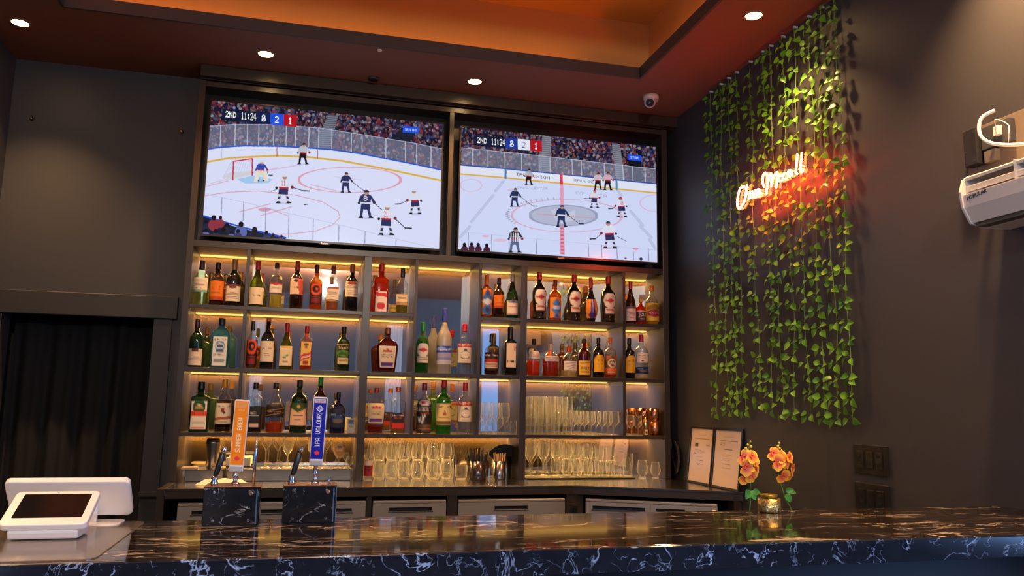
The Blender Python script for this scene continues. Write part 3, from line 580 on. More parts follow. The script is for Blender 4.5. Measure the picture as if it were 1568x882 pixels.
def fridge(x0, x1, label, handles, rz=0, loc=None, lamp=False):
    w = x1 - x0; t = thing('undercounter_fridge', label, 'fridge', loc or (x0, CF_, 0), rz, 'steel fridges under the counter')
    MB().box(0, w, .045, .55, .08, CZ - .075).build('body', mat('fridge body', (.03, .03, .03), .5), t, .002)
    for i, (fx, hw) in enumerate(((-.0, .05), (w - .05, .05))): MB().box(fx + .02, fx + .05, .06, .12, 0, .08).build('foot', blk, t)
    n = len(handles)
    MB().box(0, w, .0, .044, CZ - .090, CZ - .075).build('top_rail', ds, t, .003)
    for i, (hx0, hx1) in enumerate(handles):
        a = w * i / n + (.002 if i else 0); b = w * (i + 1) / n
        hz = CZ - .113; k = MB()
        k.box(a, hx0, 0, .044, .1, CZ - .0915).box(hx1, b, 0, .044, .1, CZ - .0915).box(hx0, hx1, 0, .044, .1, hz - .022).box(hx0, hx1, 0, .044, hz, CZ - .0915)
        dr = k.build('door', ds, t)
        MB().box(hx0, hx1, .025, .04, hz - .022, hz).build('handle_recess', blk, dr)
        MB().box(hx0 - .006, hx1 + .006, -.004, .004, hz - .028, hz - .021).build('handle_lip', steel, dr, .001)
    MB().lathe([(.004, 0), (.004, -.002)], 10, (w - .03, 0, CZ - .088), axis='y').build('lock', mat('red lock dot', (.5, .1, .05), .4), t)
    if lamp: MB().box(w - .028, w - .010, -.002, .003, CZ - .19, CZ - .108).build('power_lamp', emis('amber lamp', (1, .30, .05), 1.6), t)
    return t
fridge(xu[0], .36, 'steel fridge under the counter, left of the first tap tower', [(.07, .25)])
fridge(.365, xu[1], 'two door steel fridge under the counter, behind the two tap towers', [(.06, .26), (.40, .60)])
fridge(xu[2] + .004, xu[3], 'narrow steel fridge under the counter, second from the right end of the left half', [(.09, .33)])
fridge(xu[4], xu[5], 'steel fridge under the counter below the straw tubs, with one long handle slot', [(.21, .41)])
rz4 = math.atan2(dirx.y, dirx.x); w4 = .75
fridge(0, w4, 'angled steel fridge at the right end of the counter, with an amber lamp', [(.04, w4 / 2 - .03), (w4 / 2 + .03, w4 - .18)], rz4, (A[0] + .06 * dirx.x + .01, CF_ + .06 * dirx.y + .004, 0), True)
p = un(878, 770, 'y', CF_ + .02); t = thing('power_outlet', 'small black outlet under the counter between two fridges', 'outlet', (p.x, CF_ + .0095, CZ - .17))
MB().box(-.022, .022, -.006, -.0005, -.045, .055).build('cover_plate', mat('outlet black', (.02, .018, .018), .3), t, .002); MB().box(-.012, .012, -.009, -.0065, -.03, .04).build('socket', blk, t, .002)

# ---------------- bottles ----------------
SHAPES = {
 'wine': [(.0, .90), (.012, 1), (.58, 1), (.64, .93), (.69, .72), (.73, .46), (.77, .36), (.96, .34), (1, .34)],
 'burg': [(.0, .92), (.012, 1), (.44, 1), (.52, .93), (.60, .74), (.68, .52), (.76, .38), (.84, .33), (1, .33)],
 'spirit': [(.0, .92), (.015, 1), (.60, 1), (.65, .95), (.69, .80), (.72, .55), (.75, .38), (.80, .34), (1, .34)],
 'square': [(.0, .95), (.01, 1), (.66, 1), (.70, .90), (.73, .55), (.75, .36), (1, .34)],
 'gin': [(.0, .95), (.01, 1), (.68, 1), (.74, .86), (.80, .50), (.83, .36), (1, .36)],
 'crown': [(.0, .74), (.015, .80), (.25, .90), (.50, 1.), (.60, .99), (.67, .86), (.72, .52), (.76, .27), (.80, .25), (1, .25)],
 'cone': [(.0, .94), (.015, 1), (.50, 1), (.53, .97), (.66, .60), (.76, .34), (.80, .30), (1, .30)],
 'bulb': [(.0, .55), (.02, .62), (.18, .95), (.30, 1), (.42, .90), (.55, .58), (.64, .36), (.72, .28), (1, .26)],
 'squat': [(.0, .92), (.02, 1), (.52, 1), (.60, .96), (.68, .70), (.72, .38), (.76, .27), (1, .26)],
 'vermouth': [(.0, .95), (.06, .97), (.07, .90), (.30, .93), (.56, 1), (.64, .92), (.70, .66), (.74, .42), (.78, .34), (1, .33)],
 'jug': [(.0, .92), (.015, 1), (.48, 1), (.58, .95), (.66, .75), (.72, .42), (.76, .32), (1, .32)],
 'frost': [(.0, .94), (.015, 1), (.50, 1), (.57, .94), (.63, .78), (.69, .52), (.75, .36), (1, .33)],
}
GL = {
 'clear': thin('clear bottle glass', (.93, .95, .93), .8, .06, 2.5),
 'pale': thin('pale green bottle glass', (.72, .82, .62), .7, .07, 2.5, body=(.35, .42, .22), bw=.08),
 'green': thin('green bottle glass', (.10, .48, .10), .6, .07, 3, body=(.03, .25, .04), bw=.35),
 'olive': thin('olive bottle glass', (.30, .32, .05), .6, .06, 3, body=(.10, .12, .02), bw=.40),
 'amber': thin('amber bottle glass', (.75, .30, .04), .6, .06, 3, body=(.50, .16, .02), bw=.30),
 'red': thin('red bottle glass', (.72, .10, .02), .6, .06, 3, body=(.50, .05, .01), bw=.35),
 'maroon': thin('maroon bottle glass', (.30, .03, .015), .6, .07, 3, body=(.14, .012, .01), bw=.45),
 'teal': thin('teal bottle glass', (.10, .45, .60), .7, .07, 3, body=(.05, .28, .38), bw=.35),
 'frost': thin('frosted bottle glass', (.75, .74, .70), .35, .10, 2, rough=.35, body=(.70, .66, .60), bw=.62),
 'dark': mat('dark bottle glass', (.010, .010, .010), .05, coat=.5), 'brown': mat('brown bottle glass', (.035, .012, .006), .06, coat=.5),
 'navy': mat('dark blue bottle glass', (.008, .014, .05), .06, coat=.5), 'dgreen': mat('dark green bottle glass', (.006, .03, .010), .06, coat=.5),
}
LQ = {}
def liquid(c):
    if c not in LQ:
        l = lin(c); LQ[c] = thin('liquid ' + c, tuple(min(1, x * .8 + .12) for x in l), .25, .03, 4, body=l, bw=.45)
    return LQ[c]
CAPM = {}
def capmat(c):
    if c not in CAPM: CAPM[c] = mat('cap ' + c, lin(c), .32, .15)
    return CAPM[c]
def prof_at(sh, t):
    P = SHAPES[sh]; return float(np.interp(t, [p[0] for p in P], [p[1] for p in P]))
def supere(ang, r, asp, n):
    ca, sa = cos(ang), sin(ang); return (r * math.copysign(abs(ca) ** (2 / n), ca), r * asp * math.copysign(abs(sa) ** (2 / n), sa))
def label_patch(t, sh, h, r, asp, n, z0, z1, span, ras, name='label'):
    """printed label wrapped round the front of the bottle"""
    def P(u, v):
        a = -pi / 2 + radians(span) * (u - .5); z = z1 + (z0 - z1) * v; rr = r * prof_at(sh, z) * 1.012 + .0006
        x, y = supere(a, rr, asp, n); return (x, y, z * h)
    return printed(name, P, 19, 24, ras, PRINT, t)
def LB(bg, *ops, w=64, h=80):
    R = Ras(w, h, bg)
    for o in ops:
        k = o[0]
        if k == 'r': R.rect(o[1] * w, o[2] * h, o[3] * w, o[4] * h, o[5])
        elif k == 'c': R.ell(o[1] * w, o[2] * h, o[3] * w, o[3] * w, o[4], 1, (o[5] * w if len(o) > 5 else 0))
        elif k == 'e': R.ell(o[1] * w, o[2] * h, o[3] * w, o[4] * h, o[5])
        elif k == 't': R.text(o[1], o[2] * w, o[3] * h, o[4] * w, o[5] * h, o[6])
        elif k == 'p': R.poly([(a * w, b * h) for a, b in o[1]], o[2])
        elif k == 'l': R.line([(a * w, b * h) for a, b in o[1]], o[2] * w, o[3])
        elif k == 'f':  # faint printed lines
            for i in range(o[5]): R.rect((o[1] + .06 * (i % 2)) * w, (o[2] + (o[4] - o[2]) * i / o[5]) * h, (o[3] - .06 * ((i + 1) % 2)) * w, (o[2] + (o[4] - o[2]) * (i + .45) / o[5]) * h, o[6])
    return R
CR = 'f0dfc6'
def plain(bg, top=None, topc='7a1c22', ink='8a7a68', em=None):
    ops = [('f', .2, .42, .8, .66, 3, ink), ('f', .3, .78, .7, .9, 2, ink)]
    if top: ops.append(('r', 0, 0, 1, top, topc))
    if em: ops.append(('c', .5, .26, .13, em))
    return LB(bg, *ops)
disc_lb = LB('0c0a0a', ('c', .5, .32, .46, 'f2e2d2'), ('p', [(.22, .34), (.5, .20), (.78, .34), (.5, .46)], 'd03a34'), ('t', 'MARTINI', .16, .30, .68, .07, '7a1416'), ('r', .12, .68, .88, .93, 'f0d0b8'), ('f', .2, .72, .8, .9, 3, 'a07060'))
labels = dict(
 a=LB(CR, ('f', .25, .15, .75, .30, 2, 'a89a80'), ('f', .2, .45, .8, .6, 2, '8a7a68'), ('r', 0, .84, 1, 1, '7fb0a8'), ('c', .3, .74, .04, '305050'), ('c', .55, .74, .04, '305050')),
 orange=LB('e87a14', ('t', '1752', .25, .30, .5, .16, '7a3006'), ('f', .2, .6, .8, .7, 2, 'b85a10'), ('r', 0, .82, 1, 1, 'b8401c')),
 chat=LB(CR, ('r', 0, 0, 1, .10, '6a2a2a'), ('e', .5, .16, .22, .10, '7a3a3a'), ('p', [(.1, .62), (.3, .5), (.5, .44), (.7, .5), (.9, .62)], 'b8a890'), ('f', .2, .72, .8, .9, 2, '8a7a68')),
 alya=LB('f3dfbd', ('t', 'ALYA', .30, .42, .44, .13, '4a4038'), ('f', .3, .7, .7, .8, 2, 'b8a888')),
 whitered=LB('f2e6d8', ('r', 0, 0, 1, .16, 'a82830'), ('e', .5, .12, .25, .12, 'c04048'), ('f', .2, .42, .8, .66, 3, '9a8a80')),
 pinkred=LB('f0cfae', ('p', [(.5, 0), (1, 0), (1, 1), (.72, 1)], 'd8604a'), ('c', .45, .12, .14, '3a2a28'), ('t', 'VINO', .2, .5, .5, .12, '5a3a30')),
 ring=LB('160c0c', ('c', .5, .25, .32, 'e8502c', .16), ('c', .55, .25, .08, 'e8502c'), ('r', .2, .62, .8, .66, '8a2a20'), ('r', .2, .72, .8, .95, '8a1c20')),
 shiraz=plain('f3e4cf', .18, 'a85050'), castle=LB('ecdcc2', ('e', .5, .10, .30, .12, '9a3028'), ('f', .15, .3, .85, .5, 3, 'a08a70'), ('f', .2, .6, .8, .9, 3, 'b8a486')),
 sauv=LB('f0dcb4', ('r', 0, .70, 1, 1, 'c09060'), ('e', .5, .02, .3, .12, 'd8a860'), ('f', .2, .3, .8, .5, 2, '8a7a60')),
 bluew=LB('e8821c', ('p', [(.5, 0), (.85, .35), (.65, .6), (.9, .8), (.7, 1), (.3, 1), (.1, .8), (.35, .6), (.15, .35)], '2c6cc0'), ('c', .5, .16, .16, '1c4488'), ('p', [(0, .48), (.5, .38), (1, .48), (.5, .64)], 'd8e4f0'), ('c', .5, .82, .14, '1a3050')),
 cdr=LB(CR, ('e', .5, .06, .4, .16, '8a8a98'), ('c', .5, .08, .12, '4a4a5a'), ('f', .15, .4, .85, .55, 2, 'b08a78'), ('r', 0, .9, 1, 1, 'c8a080')),
 disc=disc_lb,
 butter=LB('e88a1c', ('p', [(.5, .05), (.8, .3), (.6, .45), (.9, .6), (.6, .8), (.75, 1), (.25, 1), (.4, .8), (.1, .6), (.4, .45), (.2, .3)], '3c7ed0'), ('e', .5, .5, .26, .10, 'b8d0f0'), ('c', .5, .9, .1, '2040a0')),
 ribbon=LB('f09018', ('p', [(.4, 0), (.62, 0), (.70, 1), (.30, 1)], '3c2f90'), ('l', [(.5, 0), (.46, 1)], .05, 'e8c8b0'), ('e', .5, .84, .3, .14, '4a2c80')),
 rosso=plain('f2dccb', .14, '8a5a50', 'b07868'), tinyb=LB('2c2430', ('r', 0, 0, 1, .10, 'e8c0a8'), ('t', 'BON', .2, .2, .6, .16, 'e8c8b0'), ('t', 'NOIR', .2, .46, .6, .16, 'e8c8b0'), ('f', .3, .72, .7, .9, 2, 'b09890')),
 yell=LB('f2b820', ('p', [(.1, .2), (.5, .02), (.9, .2), (.9, .35), (.1, .35)], '9a7a10'), ('e', .5, .55, .42, .20, 'b02848'), ('t', 'CUERVO', .14, .50, .72, .10, 'f8e0a0'), ('r', 0, .8, 1, 1, 'e8c040')),
 tall=LB('f2dec6', ('r', .28, 0, .72, .18, '4a2228'), ('r', .34, -.1, .66, .06, '8a2a2a'), ('f', .2, .5, .8, .75, 3, '98887a')),
 gin=LB('eef2ee', ('t', 'BOMBAY', .14, .05, .72, .10, '2c4a68'), ('c', .5, .32, .20, '5a8cb8'), ('c', .5, .32, .13, 'dce8f0'), ('c', .5, .32, .08, '2c5a88'), ('r', .38, .48, .62, .52, '203a58'), ('t', 'SAPPHIRE', .14, .58, .72, .08, '2c3a50'), ('f', .22, .76, .78, .92, 3, '90a0a8')),
 cuve=LB(CR, ('t', 'CUVEE', .22, .34, .56, .09, '2a2420'), ('f', .3, .6, .7, .75, 2, 'a89880')),
 leaf=LB('f2e4c0', ('e', .5, .04, .34, .08, 'd8b050'), ('l', [(.3, .62), (.6, .45)], .03, '6a8a40'), ('e', .42, .58, .12, .05, '7a9a50'), ('e', .6, .48, .10, .05, '7a9a50'), ('f', .3, .78, .7, .88, 2, 'a89880')),
 walkr=LB('f0c860', ('c', .5, .12, .07, '6a3a10'), ('r', .46, .16, .54, .30, '6a3a10'), ('p', [(0, .62), (1, .38), (1, .62), (0, .86)], 'c8202c'), ('l', [(.1, .74), (.9, .54)], .06, 'f8e8c8'), ('c', .5, .88, .12, 'a83018')),
 james=LB('10200c', ('r', 0, .02, 1, .06, 'c8b060'), ('t', 'GLEN', .2, .10, .6, .12, 'd8c890'), ('e', .5, .46, .46, .16, '5a9030'), ('p', [(.1, .52), (.4, .38), (.9, .52)], '2c5a20'), ('r', .12, .66, .88, .96, 'ecdca8'), ('f', .2, .72, .8, .9, 2, '786a40')),
 crown=LB('ecdcbc', ('p', [(.26, .30), (.34, .16), (.42, .22), (.5, .10), (.58, .22), (.66, .16), (.74, .30)], 'c03a20'), ('t', 'CROWN', .2, .36, .6, .07, '7a6a4a'), ('t', 'ROYAL', .2, .46, .6, .07, '7a6a4a'), ('r', .14, .76, .86, .96, '5c2c90'), w=72, h=90),
 green=LB('1c6a24', ('c', .5, .34, .44, 'f0e8d8'), ('p', [(.15, .34), (.5, .22), (.85, .34), (.5, .46)], 'd03030'), ('r', .06, .68, .94, 1, 'e8dcc8'), ('f', .15, .74, .85, .94, 3, '907a68')),
 blueband=LB('c8c8d4', ('r', 0, .0, 1, .36, '2c50b8'), ('p', [(0, .12), (.3, .02), (.6, .16), (1, .04), (1, .2), (0, .24)], '90b0f0'), ('t', 'GREY', .26, .14, .48, .14, 'e8f0ff'), ('r', 0, .36, 1, .62, 'a8a8c8'), ('r', 0, .62, 1, .78, '8c8cd0')),
 red=LB('f0e2c8', ('r', 0, 0, 1, .20, 'd02c20'), ('t', 'SMIRNOFF', .06, .04, .88, .11, 'f8e8d0'), ('c', .5, .58, .26, '8a7a68', .03), ('c', .5, .34, .10, '5a4a40'), ('l', [(.25, .72), (.4, .8), (.6, .8), (.75, .72)], .04, '6a5a48'), ('f', .25, .88, .75, .96, 1, '9a8a78')),
 rum=LB('2c0c08', ('r', 0, 0, 1, .16, '180808'), ('t', 'HAVANA', .1, .03, .8, .10, 'e8e0d0'), ('r', 0, .30, 1, .52, 'c03018'), ('r', .08, .50, .92, .86, 'e8d0b0'), ('f', .15, .56, .85, .8, 3, 'a85a40')),
 maker=LB('f2dcb8', ('c', .76, .20, .15, 'c03020', .05), ('t', 'M', .68, .14, .16, .10, 'c03020'), ('e', .3, .76, .09, .035, '2a2018'), ('e', .55, .75, .10, .05, '2a2018'), ('e', .8, .76, .07, .035, '2a2018')),
 faint=LB('d8c8b8', ('f', .15, .2, .85, .8, 4, 'a88a78')), wood=LB('d0c4bc', ('t', 'RESERVE', .1, .2, .8, .2, '6a5a50'), ('f', .15, .55, .85, .9, 2, 'a89088')),
 tipo=LB('e8dcd0', ('l', [(.15, .25), (.85, .15)], .06, '8a7a70'), ('l', [(.25, .6), (.75, .4)], .08, '98887c'), ('l', [(.3, .9), (.7, .6)], .06, '98887c')),
 yel2=LB('f0c44c', ('f', .1, .1, .9, .3, 2, '9a6a20'), ('t', 'RUM', .2, .4, .6, .22, '8a4a14'), ('f', .15, .72, .85, .9, 2, 'a87a28')),
 kah=LB('f4b818', ('p', [(0, 0), (.3, 0), (.12, .16), (0, .3)], '180c08'), ('p', [(1, 0), (.7, 0), (.88, .16), (1, .3)], '180c08'), ('c', .35, .32, .08, 'c87a10'), ('c', .65, .32, .08, 'c87a10'), ('t', 'CREMA', .2, .5, .6, .09, 'c88a10')),
 anejo=LB('c05a1c', ('p', [(0, .3), (.5, 0), (1, .3), (1, .62), (0, .62)], '6a4a30'), ('c', .5, .40, .26, 'e8d0a8', .08), ('l', [(.35, .5), (.5, .28), (.65, .5)], .06, 'f0e0c0'), ('r', 0, .66, 1, .8, 'e8743c'), ('f', .2, .84, .8, .96, 1, 'f0c8a0')),
 silver=LB('f0dccc', ('t', 'PLATA', .14, .2, .72, .12, '8a5a50'), ('f', .3, .5, .7, .6, 1, 'a88a80'), ('e', .4, .82, .10, .08, '2a2420')),
 jaeg=LB('f4ecd8', ('r', 0, 0, 1, .03, '3c7a3c'), ('r', 0, 0, .05, 1, '3c7a3c'), ('r', .95, 0, 1, 1, '3c7a3c'), ('c', .5, .21, .26, '1c4a20'), ('p', [(.36, .30), (.5, .12), (.64, .30)], 'b89a50'), ('c', .5, .16, .05, 'f0e0a0'), ('r', 0, .37, 1, .54, 'e8481c'), ('t', 'MEISTER', .12, .41, .76, .09, '7a2008'), ('f', .2, .62, .8, .82, 4, 'b8b8a0'), ('r', .2, .92, .8, .98, 'd83c18')),
 rumc=LB('f0e2c4', ('t', 'SPICED RUM', .06, .10, .88, .10, '3a2a22'), ('e', .5, .34, .10, .12, '8a1c24'), ('e', .58, .46, .06, .07, '2a2420'), ('p', [(0, .72), (1, .62), (1, .76), (0, .86)], 'b86038'), ('f', .2, .9, .8, .98, 1, 'a08868')),
 blk7=LB('10100f', ('t', 'NO 7', .30, .26, .5, .10, 'e8e8e0'), ('f', .2, .42, .8, .48, 1, 'b0b0a8'), ('r', .25, .82, .75, .98, 'e0c0a8')),
 diag=LB('180c18', ('l', [(0, .55), (1, .25)], .06, 'b88a50'), ('t', 'BLACK', .2, .5, .6, .08, 'c8a060', ), ('l', [(0, .9), (1, .6)], .05, 'b88a50')),
 vee=LB('f2c8a4', ('p', [(0, 0), (1, 0), (1, .18), (.5, .42), (0, .18)], '3c5a20'), ('c', .5, .16, .09, 'e0c060'), ('l', [(0, .2), (.5, .44), (1, .2)], .04, 'd8b870'), ('f', .2, .55, .8, .62, 1, '8a5a48'), ('f', .3, .72, .7, .8, 1, 'a87a60')),
 navyl=LB('0c1430', ('t', 'BAILEYS', .06, .22, .88, .13, '8ab0e8'), ('e', .5, .55, .32, .22, '1c3c80'), ('e', .5, .64, .24, .12, '6a5a48')),
 crown2=LB('e4d0a0', ('p', [(.28, .26), (.36, .14), (.43, .19), (.5, .10), (.57, .19), (.64, .14), (.72, .26)], 'd02820'), ('t', 'CROWN', .24, .36, .52, .09, '8a7a58'), ('t', 'ROYAL', .28, .50, .44, .07, '8a7a58'), ('r', .12, .76, .88, .94, '6a2c98')),
 havana=LB('181010', ('t', 'HAVANA', .1, .1, .8, .10, 'f0e0d0'), ('t', 'RUM', .3, .26, .4, .10, 'c02818'), ('r', 0, .62, 1, .96, 'd02420'), ('c', .8, -.02, .14, 'd8401c')),
 wiser=LB('1a1614', ('e', .5, .10, .4, .09, 'c8d0d8'), ('e', .4, .10, .14, .05, 'c83038'), ('t', "WISER'S", .04, .26, .92, .11, 'f4f0e8'), ('r', .25, .40, .75, .44, 'c83830'), ('l', [(.14, .55), (.2, .72), (.26, .55), (.32, .72)], .05, 'f0f0ec'), ('l', [(.38, .5), (.38, .72), (.5, .5)], .05, 'f0f0ec'), ('r', 0, .78, 1, 1, '5a3c20'), ('f', .1, .82, .9, .98, 2, 'a07848')),
 irish=LB('f4d890', ('t', 'JAMESON', .08, .10, .84, .10, '4a3a24'), ('p', [(.42, .52), (.5, .30), (.58, .52)], 'a83020'), ('r', .44, .40, .56, .56, 'c8502c'), ('f', .2, .64, .8, .76, 2, 'c0a060'), ('r', 0, .80, 1, 1, 'a88a50'), ('f', .1, .84, .9, .97, 2, '6a5430')),
 wrap=LB('f0e0d4', ('p', [(0, 0), (1, .1), (1, .3), (0, .2)], 'd02830'), ('c', .5, .72, .2, 'c82830')),
)
